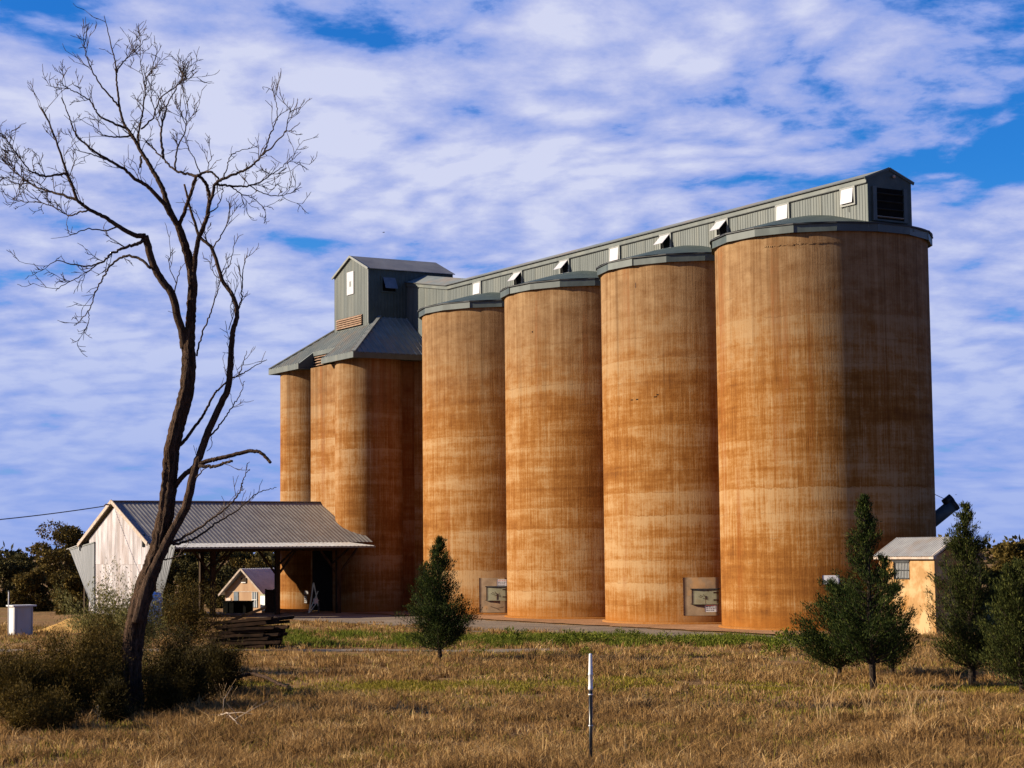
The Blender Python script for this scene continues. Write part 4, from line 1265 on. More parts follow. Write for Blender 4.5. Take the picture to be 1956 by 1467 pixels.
LIMBS = [  # points, r0, r1, depth start, depth end, thin twigs per metre
    ('stem', [(262, 1190), (280, 1120), (308, 1060), (328, 1018), (355, 968), (368, 914), (378, 880), (395, 832), (419, 777), (435, 743), (440, 702), (443, 650), (446, 628), (453, 601), (446, 568), (425, 535), (406, 477), (382, 453), (370, 420), (360, 385), (352, 352)], .15, .02, -.35, .5, .8),
    ('branch', [(352, 665), (348, 634), (339, 606), (329, 563), (305, 530), (291, 501), (282, 468), (277, 451)], .11, .07, 0, -.5, .3),
    ('branch', [(277, 451), (258, 449), (229, 434), (200, 415), (172, 401), (148, 382), (138, 353), (126, 325), (110, 277), (91, 229), (79, 205)], .075, .012, -.5, -1.6, 3.0),
    ('branch', [(128, 330), (108, 334), (86, 336), (57, 325), (35, 298), (18, 272), (0, 253)], .03, .006, -1.3, -1.9, 8),
    ('branch', [(148, 382), (119, 372), (95, 366), (72, 358), (45, 342), (25, 325), (3, 305)], .035, .006, -1.0, -.4, 8),
    ('branch', [(60, 352), (30, 350), (10, 340), (-4, 350)], .014, .004, -.6, -.2, 5),
    ('branch', [(172, 401), (150, 406), (130, 410), (105, 396), (80, 388), (45, 385), (25, 380)], .022, .005, -.8, -.2, 8),
    ('branch', [(226, 432), (200, 440), (165, 437), (140, 448), (128, 445)], .02, .004, -.6, -1.2, 2),
    ('branch', [(275, 458), (262, 466), (248, 470), (225, 478), (210, 487), (195, 500), (170, 508), (140, 505), (110, 498), (82, 512)], .045, .005, -.5, -1.6, 3),
    ('branch', [(190, 503), (165, 520), (150, 530), (120, 545), (107, 556)], .016, .004, -1, -1.6, 3),
    ('branch', [(288, 512), (263, 492), (240, 490), (225, 495), (205, 516), (195, 535), (186, 549), (175, 580), (165, 600), (150, 615), (142, 622)], .035, .005, -.4, .4, 2.0),
    ('branch', [(169, 595), (170, 612), (163, 636)], .012, .004, .3, .5, 4),
    ('branch', [(341, 432), (329, 415), (313, 388), (297, 372), (277, 352), (258, 342), (240, 325), (215, 310), (181, 290), (163, 275), (148, 262), (138, 240), (129, 215), (117, 186)], .075, .008, 0, -1.4, 2.2),
    ('branch', [(217, 311), (190, 300), (165, 292), (140, 285)], .02, .005, -.8, -1.4, 3),
    ('branch', [(341, 432), (329, 412), (318, 385), (312, 365), (300, 340), (291, 325), (280, 305), (267, 286), (258, 268), (248, 253), (239, 240), (234, 229), (228, 200), (224, 167), (222, 140), (220, 119), (213, 90), (205, 55), (199, 30)], .085, .006, 0, .9, 1.8),
    ('branch', [(222, 140), (235, 118), (250, 105), (267, 88), (283, 68)], .02, .004, .7, 1.1, 4),
    ('branch', [(229, 205), (212, 185), (195, 165), (177, 138), (168, 115), (162, 92), (164, 70), (171, 43)], .026, .004, .6, .2, 3),
    ('branch', [(243, 246), (215, 234), (191, 222), (180, 205), (170, 190), (143, 175), (125, 165), (112, 156)], .03, .004, .4, -.5, 4),
    ('branch', [(250, 258), (225, 262), (200, 258), (185, 248), (172, 230)], .024, .004, .3, -.4, 4),
    ('branch', [(262, 278), (266, 250), (272, 215), (277, 170), (283, 145), (294, 122), (300, 95)], .03, .004, .4, 1.2, 4),
    ('branch', [(277, 165), (270, 130), (267, 100)], .013, .004, 1, 1.3, 4),
    ('branch', [(270, 246), (292, 225), (305, 190), (330, 170), (350, 155), (366, 147)], .024, .004, .6, 1.5, 4),
    ('branch', [(268, 320), (270, 290), (262, 262), (268, 240)], .03, .008, .3, .4, 3),
    ('branch', [(341, 432), (350, 412), (357, 390), (364, 372), (370, 350), (375, 336)], .06, .035, 0, -.3, .6),
    ('branch', [(375, 336), (355, 331), (334, 325), (320, 312), (310, 301), (295, 285), (280, 270)], .035, .012, -.3, .4, 1.5),
    ('branch', [(312, 303), (308, 270), (308, 248), (314, 222), (320, 200), (335, 170), (351, 150), (360, 140)], .035, .005, .2, .9, 4),
    ('branch', [(309, 250), (300, 225), (290, 190), (293, 165)], .016, .004, .3, .8, 5),
    ('branch', [(334, 325), (336, 300), (340, 278), (352, 255), (356, 230), (358, 200), (352, 180)], .026, .005, -.2, -.8, 4),
    ('branch', [(356, 240), (345, 215), (345, 190)], .012, .004, -.5, -1, 5),
    ('branch', [(367, 560), (370, 520), (375, 480), (380, 455), (388, 435), (396, 410), (400, 385), (399, 368), (394, 352), (385, 340), (376, 334)], .075, .03, 0, -.6, .8),
    ('branch', [(396, 410), (402, 385), (410, 355), (420, 345), (430, 340), (450, 332), (468, 325), (485, 312), (501, 296), (510, 275), (516, 258), (524, 240), (530, 224), (528, 200), (523, 177)], .045, .005, -.5, -1.4, 1.8),
    ('branch', [(501, 296), (520, 280), (544, 253), (550, 228), (554, 202)], .022, .004, -1.2, -1.7, 3),
    ('branch', [(544, 253), (558, 246), (573, 234)], .012, .003, -1.5, -1.8, 3),
    ('branch', [(412, 352), (435, 355), (458, 356), (478, 354), (496, 348), (512, 338), (525, 329), (548, 312), (575, 290)], .028, .004, -.6, .2, 5),
    ('branch', [(440, 356), (460, 370), (477, 375), (495, 388), (508, 402)], .016, .004, -.4, 0, 5),
    ('branch', [(478, 355), (500, 368), (525, 374), (545, 372), (566, 365)], .014, .004, -.2, .5, 5),
    ('branch', [(428, 340), (434, 318), (440, 298), (455, 290), (477, 282)], .016, .004, -.8, -.4, 2),
    ('branch', [(376, 336), (392, 328), (405, 330), (418, 342)], .03, .02, -.5, -.6, 1),
    ('branch', [(382, 330), (372, 305), (360, 285), (352, 262)], .016, .004, -.4, -.9, 3),
    ('branch', [(396, 330), (400, 310), (408, 295)], .012, .004, -.5, -.7, 4),
    ('branch', [(395, 412), (415, 395), (425, 370), (423, 350)], .018, .006, -.6, -.2, 2),
    ('branch', [(405, 475), (422, 450), (436, 420), (438, 395), (432, 378)], .018, .004, .3, -.3, 2.5),
    ('branch', [(400, 470), (385, 430), (372, 400)], .016, .005, .3, .6, 3),
    ('branch', [(453, 601), (463, 560), (463, 530), (466, 508), (472, 487)], .022, .005, .2, .5, 2),
    ('branch', [(450, 610), (460, 580), (472, 560)], .012, .004, .2, .6, 2),
    ('branch', [(376, 680), (382, 650), (395, 615), (406, 587), (415, 555), (424, 530), (440, 500), (447, 470), (448, 450)], .024, .005, .1, .9, 1.2),
    ('branch', [(425, 535), (410, 525), (400, 500)], .012, .004, .3, .6, 3),
    ('branch', [(437, 630), (447, 590), (438, 560)], .012, .004, 0, .2, 3),
    ('branch', [(336, 540), (322, 500), (335, 480)], .012, .004, -.2, .2, 2),
    ('branch', [(331, 565), (340, 530), (345, 508)], .02, .006, 0, .3, 1),
    ('branch', [(330, 858), (344, 850), (360, 832), (375, 811), (390, 790), (400, 770), (409, 753), (420, 742), (433, 730), (445, 722), (457, 716), (475, 707), (487, 699), (510, 687)], .055, .006, 0, .8, 1),
    ('branch', [(457, 716), (463, 700), (467, 685), (471, 670)], .014, .004, .5, .7, 2),
    ('branch', [(402, 832), (418, 815), (430, 798), (445, 775), (457, 757), (463, 742), (468, 728)], .022, .004, .2, -.4, 1.5),
    ('branch', [(402, 832), (405, 850), (395, 862)], .01, .004, .2, 0, 1),
    ('dead_arm', [(334, 930), (345, 915), (361, 900), (378, 888), (400, 880), (416, 876), (447, 869), (474, 862), (486, 862), (498, 865), (510, 876), (517, 884)], .075, .03, 0, -.5, .3),
    ('dead_arm', [(380, 890), (400, 891), (416, 890), (430, 884), (444, 881)], .04, .025, -.2, -.5, .5),
    ('branch', [(375, 912), (386, 900), (400, 888)], .02, .006, -.3, -.5, 1),
    ('branch', [(320, 1042), (350, 1026), (375, 1012), (400, 994), (423, 978), (442, 960), (457, 941), (462, 928), (464, 917), (470, 905), (477, 896)], .035, .006, -.2, -1, 1),
    ('branch', [(330, 1040), (350, 1036), (368, 1030), (390, 1017), (409, 1002), (432, 988), (453, 975), (475, 955), (494, 941), (510, 936), (528, 931)], .032, .006, -.2, .8, 1),
    ('branch', [(305, 1068), (322, 1068), (335, 1064), (350, 1060)], .022, .005, -.2, -.6, 1),
]
twV, twR, twP = [], [], []
def add_twig(p, d, L, r, depth):
    """recursive fine twig: polyline with a slight upward curl"""
    n = 4; pts = [p]; dd = d.copy()
    for i in range(n):
        dd = dd + rs.normal(0, .17, 3) + np.array([0, 0, .07]); dd /= np.linalg.norm(dd)
        pts.append(pts[-1] + dd * L / n)
    twP.append((np.array(pts), r))
    if depth > 0:
        for i in range(1, n + 1):
            if rs.rand() < .6:
                side = rs.normal(0, 1, 3); side -= dd * (side @ dd); side /= np.linalg.norm(side)
                nd = dd * .8 + side * .62; nd /= np.linalg.norm(nd)
                add_twig(pts[i], nd, L * rs.uniform(.4, .65), r * .62, depth - 1)


first = {}
for (nm, pts, r0, r1, y0, y1, tw) in LIMBS:
    c, r = limb(pts, r0 * (1.18 if r0 < .05 else 1.0), max(r1 * 1.3, .008), y0, y1, .011 if r0 < .05 else .006)
    mb = MB().tube(c, list(r), 10 if r0 > .06 else 6)
    mb.build(nm, MT['deadbark'] if r0 > .05 else MT['deadtwig'], dt, True)
    seg_ = np.linalg.norm(np.diff(c, axis=0), axis=1); Lt = seg_.sum()
    for _ in range(int(tw * Lt * .95 + rs.rand())):
        f = rs.uniform(.15, 1) ** .75
        i = min(int(f * (len(c) - 1)), len(c) - 2)
        d = c[i + 1] - c[i]; d /= np.linalg.norm(d)
        side = rs.normal(0, 1, 3); side[1] *= .7; side -= d * (side @ d); side /= np.linalg.norm(side)
        nd = d * rs.uniform(.6, 1.0) + side * rs.uniform(.4, .8) + np.array([0, 0, .15]); nd /= np.linalg.norm(nd)
        add_twig(c[i], nd, rs.uniform(.28, .72), min(r[i] * .55, .0125), 1 if tw < 3 else 2)
tb = MB()
for P, r in twP:
    tb.tube(P, list(np.linspace(max(r, .0095), .0058, len(P))), 3, False)
tag(tb.build('twigs', MT['deadtwig'], dt), kind='stuff')

# fallen branches in the grass
def fallen(name, label, cat, pts, r0, mat, subs=6, seed=1, hgt=.12):
    r2 = np.random.RandomState(seed)
    P = [ground_at(*p) for p in pts]
    b = Vector((P[0].x, P[0].y, float(gz(P[0].x, P[0].y))))
    t = thing(name, label, cat, b)
    c = catmull([np.array(p - Vector((b.x, b.y, 0))) + np.array([0, 0, hgt]) for p in P], 6)
    c[:, 2] += r2.uniform(-.02, .04, len(c)) + hgt * .8 * np.sin(np.linspace(0, 6, len(c)))
    MB().tube(c, list(np.linspace(r0, r0 * .3, len(c))), 7).build('limb', mat, t, True)
    for i in range(subs):
        k = r2.randint(1, len(c) - 2); d = c[k + 1] - c[k]; d /= np.linalg.norm(d)
        s = r2.normal(0, 1, 3); s[2] = abs(s[2]) * .8; nd = d + s * .5; nd /= np.linalg.norm(nd)
        L = r2.uniform(.4, 1.1)
        MB().tube([c[k], c[k] + nd * L * .5 + r2.normal(0, .04, 3), c[k] + nd * L], [r0 * .45, r0 * .3, r0 * .12], 5).build('side_branch', mat, t, True)


fallen('fallen_branch', 'dark fallen branch lying right of the shrubs in grass', 'branch', [(440, 1306), (478, 1300), (520, 1306), (555, 1316), (586, 1326)], .075, MT['deadbark'], 4, 2, .15)
fallen('fallen_branch', 'bleached pale dead branch lying flat in the foreground grass', 'branch', [(418, 1385), (440, 1393), (460, 1400), (486, 1416)], .022, MT['palewood'], 8, 3, .14)

# ------------------------------------------------------------------ foliage builders
def leaf_quads(P, D, Ln, Wd, rs_, tri=False):
    """elongated leaves at P along D; returns V, F"""
    n = len(P)
    D = D / np.linalg.norm(D, axis=1, keepdims=True)
    S_ = rs_.normal(0, 1, (n, 3)); S_ -= D * (S_ * D).sum(1, keepdims=True); S_ /= np.linalg.norm(S_, axis=1, keepdims=True)
    Ln = np.broadcast_to(Ln, n)[:, None]; Wd = np.broadcast_to(Wd, n)[:, None]
    if tri:
        V = np.stack([P - S_ * Wd / 2, P + S_ * Wd / 2, P + D * Ln], 1).reshape(-1, 3)
        return V, np.arange(3 * n).reshape(-1, 3)
    V = np.stack([P, P + D * Ln * .45 + S_ * Wd / 2, P + D * Ln, P + D * Ln * .45 - S_ * Wd / 2], 1).reshape(-1, 3)
    return V, np.arange(4 * n).reshape(-1, 4)


def cypress(name, label, cat, base, h, w, z0, seed, mat, group, nb=95, per=170, lean=0.0, prof=None, bushy=1.0, trunk_r=.09, px_leaf=.10):
    r_ = np.random.RandomState(seed)
    gzv = float(gz(base[0], base[1]))
    t = thing(name, label, cat, (base[0], base[1], gzv), 0, group)
    prof = prof or (lambda f: (1 - f) ** .8 * (.35 + .65 * min(1, f * 5 + .35)))
    tp = [np.array([lean * f * f + .03 * math.sin(f * 9 + seed), .03 * math.cos(f * 7), f * h * .97]) for f in np.linspace(0, 1, 9)]
    tp[0][2] = -.1
    MB().tube(tp, list(np.linspace(trunk_r, .012, 9)), 10).build('trunk', MT['bark'], t, True)
    Ps, Ds = [], []
    bm = MB()
    for i in range(nb):
        f = r_.uniform(0, 1) ** 1.15
        f = min(f, .985)
        z = z0 + (h - z0) * f
        az = r_.uniform(0, 2 * math.pi)
        L = w / 2 * prof(f) * r_.uniform(.45, 1.25) + .08
        el = R(r_.uniform(8, 42) + 22 * f)
        d = np.array([math.cos(az) * math.cos(el), math.sin(az) * math.cos(el), math.sin(el)])
        tf = z / (h * .97)
        p0 = np.array([lean * tf * tf, 0, z - L * math.sin(el) * .8])
        p0[2] = max(p0[2], z0 * .75)
        bend = np.array([0, 0, .25 * L])
        if L > .3: bm.tube([p0, p0 + d * L * .5, p0 + d * L * .95 + bend * .6], [trunk_r * .22, trunk_r * .14, .006], 4, False)
        n = int(per * 1.95 * (L / (w * .4) + .18) * bushy)
        s = r_.uniform(.18, 1.0, n) ** .75
        c = p0 + d * L * s[:, None] + bend * (s ** 2)[:, None]
        spread = L * (.03 + .15 * (1 - s))[:, None] + .035
        c = c + r_.normal(0, 1, (n, 3)) * spread * np.array([1, 1, .75])
        dd = d * .6 + r_.normal(0, .34, (n, 3)) + np.array([0, 0, .6])
        Ps.append(c); Ds.append(dd)
    # a leader tuft
    n = int(per * .5)
    s = r_.uniform(0, 1, n)
    c = np.array([lean, 0, h * .97]) + np.stack([r_.normal(0, .05, n) * (1.3 - s), r_.normal(0, .05, n) * (1.3 - s), (s - .75) * .16 * h * .5], 1)
    Ps.append(c); Ds.append(r_.normal(0, .3, (n, 3)) + np.array([0, 0, 1.0]))
    P = np.concatenate(Ps); D = np.concatenate(Ds)
    V, F = leaf_quads(P, D, r_.uniform(.6, 1.3, len(P)) * px_leaf, r_.uniform(.6, 1.2, len(P)) * px_leaf * .24, r_)
    link('crown', np_mesh('crown', V, F, MT[mat]), t)
    bm.build('branch_wood', MT['bark'], t)
    return t


GC = 'young conifers in the grass'
p = ground_at(840, 1262)
cypress('conifer', 'dark young conifer standing alone in front of the farthest tall silo', 'tree', (p.x, p.y), 4.75, 3.45, .55, 21, 'cypress', GC, 185, 125, .0, prof=lambda f: (1 - f) ** .8 * (.8 + .2 * min(1, f * 5)))
p = ground_at(1667, 1315)
cypress('conifer', 'tallest slender conifer in front of the shaded side of the nearest silo', 'tree', (p.x, p.y), 5.75, 3.05, .95, 33, 'cypress', GC, 165, 105, -.12, trunk_r=.11, prof=lambda f: (1 - f) ** .95 * (.75 + .25 * min(1, f * 4)))
p = ground_at(1603, 1292)
cypress('conifer', 'low spreading conifer left of the tallest slender one', 'tree', (p.x, p.y), 2.95, 3.4, .4, 45, 'cypress', GC, 105, 150, .1, prof=lambda f: (1 - f * .75) ** .8, trunk_r=.08)
p = ground_at(1704, 1296)
cypress('conifer', 'thin trunked conifer directly in front of the cream hut', 'tree', (p.x, p.y), 3.9, 2.1, .5, 57, 'cypress', GC, 90, 100, -.15, trunk_r=.07)
p = ground_at(1857, 1306)
cypress('conifer', 'olive green conifer between the cream hut and the right edge', 'tree', (p.x, p.y), 5.5, 3.15, .6, 69, 'cypress2', GC, 190, 120, -.05, trunk_r=.12, prof=lambda f: (1 - f) ** .75 * (.7 + .3 * min(1, f * 4)))
p = ground_at(1952, 1330)
cypress('conifer', 'conifer cut off by the right edge of the view', 'tree', (p.x, p.y), 3.7, 2.6, .4, 83, 'cypress2', GC, 130, 130, .0, prof=lambda f: (1 - f) ** .5)


def gum(name, label, base, h, w, seed, mat, trunk_f=.35, nblob=16, per=420, leaf=.32, group='trees beyond the silos', flat=.6):
    r_ = np.random.RandomState(seed)
    t = thing(name, label, 'tree', (base[0], base[1], float(gz(base[0], base[1])) - .3), 0, group)
    Ps, Ds = [], []
    wood = MB()
    fork = np.array([r_.normal(0, .3), r_.normal(0, .3), h * trunk_f])
    MB().tube([(0, 0, -.2), tuple(fork * .5 + np.array([.15, 0, 0])), tuple(fork)], [.03 * h, .024 * h, .018 * h], 8).build('trunk', MT['bark'], t, True)
    for i in range(nblob):
        a = r_.uniform(0, 6.283); q = math.sqrt(r_.uniform(0, 1))
        z = h * (trunk_f + (1 - trunk_f) * r_.uniform(.05, .93))
        wz_ = math.sin(min(1, max(.12, (z / h - trunk_f * .4) / (1 - trunk_f * .4))) * math.pi * .82) ** .6
        c = np.array([math.cos(a) * q * w / 2 * .8 * wz_, math.sin(a) * q * w / 2 * .8 * wz_, z])
        rad = r_.uniform(.11, .2) * w
        wood.tube([tuple(fork), tuple((fork + c) / 2 + np.array([0, 0, -.1 * h])), tuple(c)], [.012 * h, .008 * h, .003 * h], 5, False)
        d = r_.normal(0, 1, (per, 3)); d /= np.linalg.norm(d, axis=1, keepdims=True)
        rr_ = rad * r_.uniform(.35, 1.0, per) ** .6
        P = c + d * rr_[:, None] * np.array([1, 1, flat])
        Ps.append(P); Ds.append(d * .5 + r_.normal(0, .6, (per, 3)) + np.array([0, 0, -.25]))
    P = np.concatenate(Ps); D = np.concatenate(Ds)
    V, F = leaf_quads(P, D, r_.uniform(.6, 1.3, len(P)) * leaf, r_.uniform(.5, 1.1, len(P)) * leaf * .55, r_)
    link('crown', np_mesh('crown', V, F, MT[mat]), t)
    wood.build('branch_wood', MT['bark'], t)
    return t


def put_gum(px0, px1, top, Y, label, seed, mat, **kw):
    c = at((px0 + px1) / 2, 1150, Y); h = at((px0 + px1) / 2, top, Y).z + .4
    w = at(px1, 1150, Y).x - at(px0, 1150, Y).x
    return gum('gum_tree', label, (c.x, Y), h, w, seed, mat, **kw)


put_gum(36, 196, 998, 190, 'tall rounded gum tree rising just left of the white gable', 1, 'gum', nblob=24, trunk_f=.3)
put_gum(-60, 70, 1060, 175, 'dark bushy gum filling the left edge behind the white hut', 2, 'gum2', nblob=22, trunk_f=.12)
put_gum(20, 120, 1082, 160, 'low olive gum behind the white utility hut', 3, 'gum', nblob=20, trunk_f=.08)
put_gum(90, 205, 1085, 150, 'low spreading gum between white hut and white gable', 4, 'gum', nblob=22, trunk_f=.06)
put_gum(-150, -20, 1035, 210, 'gum tree just outside the left edge', 5, 'gum2', nblob=16)
put_gum(-10, 60, 1058, 205, 'thin dark gum at the far left skyline', 14, 'gum2', nblob=14)
put_gum(300, 420, 1010, 200, 'dark gum seen under the left part of the shed roof', 6, 'gum2', nblob=24, trunk_f=.15)
put_gum(400, 500, 1018, 215, 'gum seen through the shed above the tan office', 7, 'gum', nblob=18, trunk_f=.28)
put_gum(470, 580, 1025, 205, 'gum seen through the shed beside the concrete bins', 8, 'gum', nblob=22, trunk_f=.14)
put_gum(330, 470, 1075, 185, 'low dark gum behind the tan office', 9, 'gum2', nblob=22, trunk_f=.05)
put_gum(200, 330, 1030, 205, 'gum hidden mostly by the white gable', 15, 'gum2', nblob=18, trunk_f=.15)
put_gum(290, 400, 1062, 152, 'dark bush tree filling the left end of the shed opening', 21, 'gum2', nblob=26, trunk_f=.03)
put_gum(385, 470, 1100, 165, 'low dark bush tree left of the tan office', 22, 'gum2', nblob=20, trunk_f=.03)
put_gum(1868, 1990, 1034, 150, 'olive gum beyond the conifers at the right edge', 10, 'gum', nblob=24, trunk_f=.08)
put_gum(1770, 1890, 1075, 170, 'low gum behind the cream hut at the right', 11, 'gum2', nblob=22, trunk_f=.06)
put_gum(1930, 2080, 1030, 165, 'gum running out of the right edge behind the conifers', 12, 'gum2', nblob=22, trunk_f=.08)
put_gum(1880, 1960, 1105, 120, 'dark low bush tree behind the right conifers', 13, 'gum2', nblob=18, trunk_f=.05)
# far tree line that closes the horizon
rl = np.random.RandomState(77); Ps, Ds = [], []
for i in range(900):
    az = rl.uniform(R(-60), R(60)); dist = rl.uniform(380, 520)
    x, y = dist * math.sin(az), dist * math.cos(az)
    n = 70; h = rl.uniform(3.2, 6.2)
    d = rl.normal(0, 1, (n, 3)); d /= np.linalg.norm(d, axis=1, keepdims=True)
    Ps.append(np.array([x, y, h * .5]) + d * np.array([rl.uniform(3, 5), 3, h * .5])); Ds.append(d + rl.normal(0, .5, (n, 3)))
P = np.concatenate(Ps); D = np.concatenate(Ds)
V, F = leaf_quads(P, D, rl.uniform(.9, 1.8, len(P)), rl.uniform(.6, 1.2, len(P)), rl)
tag(link('distant_wood', np_mesh('distant_wood', V, F, MT['gum2'])), 'low dark line of distant bushland on the horizon', 'trees', kind='stuff')


def shrub(label, base, h, w, d_, seed, mat, n, leaf=.085, stems=16, spread=.9, sparse=False, group='shrubs around the dead tree'):
    r_ = np.random.RandomState(seed)
    t = thing('shrub', label, 'shrub', (base[0], base[1], float(gz(base[0], base[1]))), 0, group)
    st = MB(); Ps, Ds = [], []
    tips = []
    for i in range(stems):
        a = r_.uniform(0, 6.283); q = math.sqrt(r_.uniform(.02, 1))
        tip = np.array([math.cos(a) * q * w / 2, math.sin(a) * q * d_ / 2, h * r_.uniform(.22, 1.0) * (1 - .5 * q * q)])
        m = tip * np.array([.35, .35, .55]) + r_.normal(0, .06 * h, 3)
        st.tube([(tip[0] * .08, tip[1] * .08, -.05), tuple(m), tuple(tip)], [.022, .014, .004], 5, False)
        tips.append((m, tip))
        for k in range(5):
            f = r_.uniform(.35, 1); p = m + (tip - m) * f if f > .4 else m
            e = p + r_.normal(0, .16 * h, 3) + np.array([0, 0, .1 * h]); e[2] = max(e[2], .15)
            st.tube([tuple(p), tuple((p + e) / 2 + r_.normal(0, .03, 3)), tuple(e)], [.009, .006, .003], 4, False)
            tips.append((p, e))
    per = int(n * 1.7) // len(tips)
    for m, tip in tips:
        s = r_.uniform(.25, 1.05, per)[:, None]
        c = m + (tip - m) * s + r_.normal(0, (.05 if sparse else .10) * h * spread, (per, 3))
        c[:, 2] = np.abs(c[:, 2])
        Ps.append(c); dd = (tip - m) / (np.linalg.norm(tip - m) + 1e-6)
        Ds.append(dd * .6 + r_.normal(0, .55, (per, 3)) + np.array([0, 0, .45]))
    P = np.concatenate(Ps); D = np.concatenate(Ds)
    V, F = leaf_quads(P, D, r_.uniform(.6, 1.3, len(P)) * leaf, r_.uniform(.6, 1.1, len(P)) * leaf * .26, r_)
    link('foliage', np_mesh('foliage', V, F, MT[mat]), t)
    st.build('stems', MT['bark'], t)
    return t


def put_shrub(px0, px1, top, bot, label, seed, mat, n, **kw):
    g = ground_at((px0 + px1) / 2, bot); Y = g.y
    w = at(px1, bot, Y).x - at(px0, bot, Y).x; h = at((px0 + px1) / 2, top, Y).z
    kw.setdefault('d_', min(w, 2.6))
    return shrub(label, (g.x, Y), h, w, seed=seed, mat=mat, n=n, **kw)


put_shrub(-60, 105, 1252, 1378, 'low olive shrub at the bottom left edge', 1, 'shrub', 15000)
put_shrub(60, 235, 1205, 1372, 'broad olive shrub just left of the dead tree trunk', 2, 'shrub', 19000)
put_shrub(-40, 120, 1235, 1345, 'olive shrub behind the one at the bottom left edge', 3, 'shrub', 12000)
put_shrub(140, 255, 1185, 1330, 'dense shrub behind the foot of the dead tree', 4, 'shrub', 11000)
put_shrub(262, 400, 1252, 1358, 'dark dense shrub just right of the dead tree trunk', 5, 'shrubdark', 17000)
put_shrub(350, 472, 1222, 1335, 'dark rounded shrub at the right end of the thicket', 6, 'shrubdark', 15000)
put_shrub(190, 240, 1312, 1384, 'low dark shrub hugging the left foot of the dead tree', 16, 'shrubdark', 9000)
put_shrub(272, 345, 1300, 1372, 'low dark shrub hugging the right foot of the dead tree', 17, 'shrubdark', 9000)
put_shrub(-20, 150, 1300, 1400, 'lowest olive shrub along the bottom left edge', 18, 'shrub', 9000)
put_shrub(285, 440, 1222, 1322, 'dark shrub behind the right side of the thicket', 7, 'shrubdark', 14000)
put_shrub(296, 410, 1085, 1245, 'tall dark olive shrub in front of the shed opening', 8, 'shrub', 8500, leaf=.12, sparse=True, d_=2.0)
put_shrub(140, 318, 1062, 1290, 'tall airy shrub with pale leaf tips before the white gable', 9, 'shrubpale', 10500, leaf=.12, sparse=True, spread=.8, stems=12)

# ------------------------------------------------------------------ grasses and weeds
def blades(name, P, H, Wd, mat, seed, lean=.5, label=None, cat=None):
    """bent three-sided blades: two stacked faces each"""
    r_ = np.random.RandomState(seed); n = len(P)
    a = r_.uniform(0, 6.283, n); la = r_.uniform(0, 6.283, n)
    S_ = np.stack([np.cos(a), np.sin(a), np.zeros(n)], 1) * Wd[:, None] / 2
    ld = np.stack([np.cos(la), np.sin(la), np.zeros(n)], 1) * (np.abs(r_.normal(0, lean, n)) * H)[:, None]
    up = np.zeros((n, 3)); up[:, 2] = H
    V = np.stack([P - S_, P + S_, P + S_ * .8 + up * .55 + ld * .3, P - S_ * .8 + up * .55 + ld * .3, P + up * .92 + ld], 1).reshape(-1, 3)
    i = np.arange(n)[:, None] * 5
    F = np.concatenate([np.concatenate([i, i + 1, i + 2], 1), np.concatenate([i, i + 2, i + 3], 1), np.concatenate([i + 3, i + 2, i + 4], 1)])
    o = link(name, np_mesh(name, V, F, MT[mat]))
    return tag(o, label, cat, kind='stuff')


def vnoise(x, y, s, seed):
    r_ = np.random.RandomState(seed); T = r_.rand(64, 64)
    u_ = x / s; v_ = y / s; i = np.floor(u_).astype(int); j = np.floor(v_).astype(int); f = u_ - i; g = v_ - j
    f = f * f * (3 - 2 * f); g = g * g * (3 - 2 * g)
    q = lambda a, b: T[a % 64, b % 64]
    return (q(i, j) * (1 - f) + q(i + 1, j) * f) * (1 - g) + (q(i, j + 1) * (1 - f) + q(i + 1, j + 1) * f) * g


rg = np.random.RandomState(9)


def field(n, y0, y1, bias=2.0):
    """points over the paddock, denser near the viewer"""
    f = rg.uniform(0, 1, n)
    y = (y0 ** (-bias + 1) + f * (y1 ** (-bias + 1) - y0 ** (-bias + 1))) ** (1 / (-bias + 1))
    x = rg.uniform(-1, 1, n) * (y * .30 + 3)
    return x, y


def row_ab(x, y):
    dx, dy = x - C4[0], y - C4[1]
    return dx * ROW[0] + dy * ROW[1], dx * NRM[0] + dy * NRM[1]


def clear(x, y):
    """keep grass off roads, silos and buildings"""
    a, b = row_ab(x, y)
    road = (b > 8.7) & (b < 15.0) & (a > -16) | (b < 8.8) & (a > -6) | (a > 36) & (b < 24)
    hut = (a > -11) & (a < -6) & (b < 2.6)
    trk = (np.abs(y - (80.6 - .17 * x + .3 * np.sin(x * .4))) < .75) & (x < 2)
    return ~(road | hut | trk)


yb = lambda x: 59.2 - .42 * x * .55 + .9 * np.sin(x * .35)           # centre of the low yellow green band
tx, ty = field(19000, 33, 118)
nn1 = vnoise(tx + 200, ty + 200, 1.4, 1); nn2 = vnoise(tx + 200, ty + 200, 5.2, 2)
band = np.abs(ty - yb(tx)) < 1.7 + .8 * (nn2 - .5)
keep = clear(tx, ty) & (nn1 * .6 + nn2 * .4 > rg.uniform(.14, .62, len(tx))) & (~band | (rg.rand(len(tx)) < .10))
tx, ty, nn1, nn2 = tx[keep], ty[keep], nn1[keep], nn2[keep]
NB = 26
th_ = (.12 + .28 * nn1 * nn2 + .14 * rg.rand(len(tx)) ** 2) * np.where(rg.rand(len(tx)) < .045, 1.75, 1.0)
k = np.repeat(np.arange(len(tx)), NB)
rad = np.abs(rg.normal(0, 1, len(k))) * (.10 + .0022 * ty[k]); ang = rg.uniform(0, 6.283, len(k))
x = tx[k] + rad * np.cos(ang); y = ty[k] + rad * np.sin(ang)
Hh = th_[k] * rg.uniform(.3, 1.25, len(k)) * np.exp(-rad * .8)
ok = clear(x, y)
x, y, Hh = x[ok], y[ok], Hh[ok]
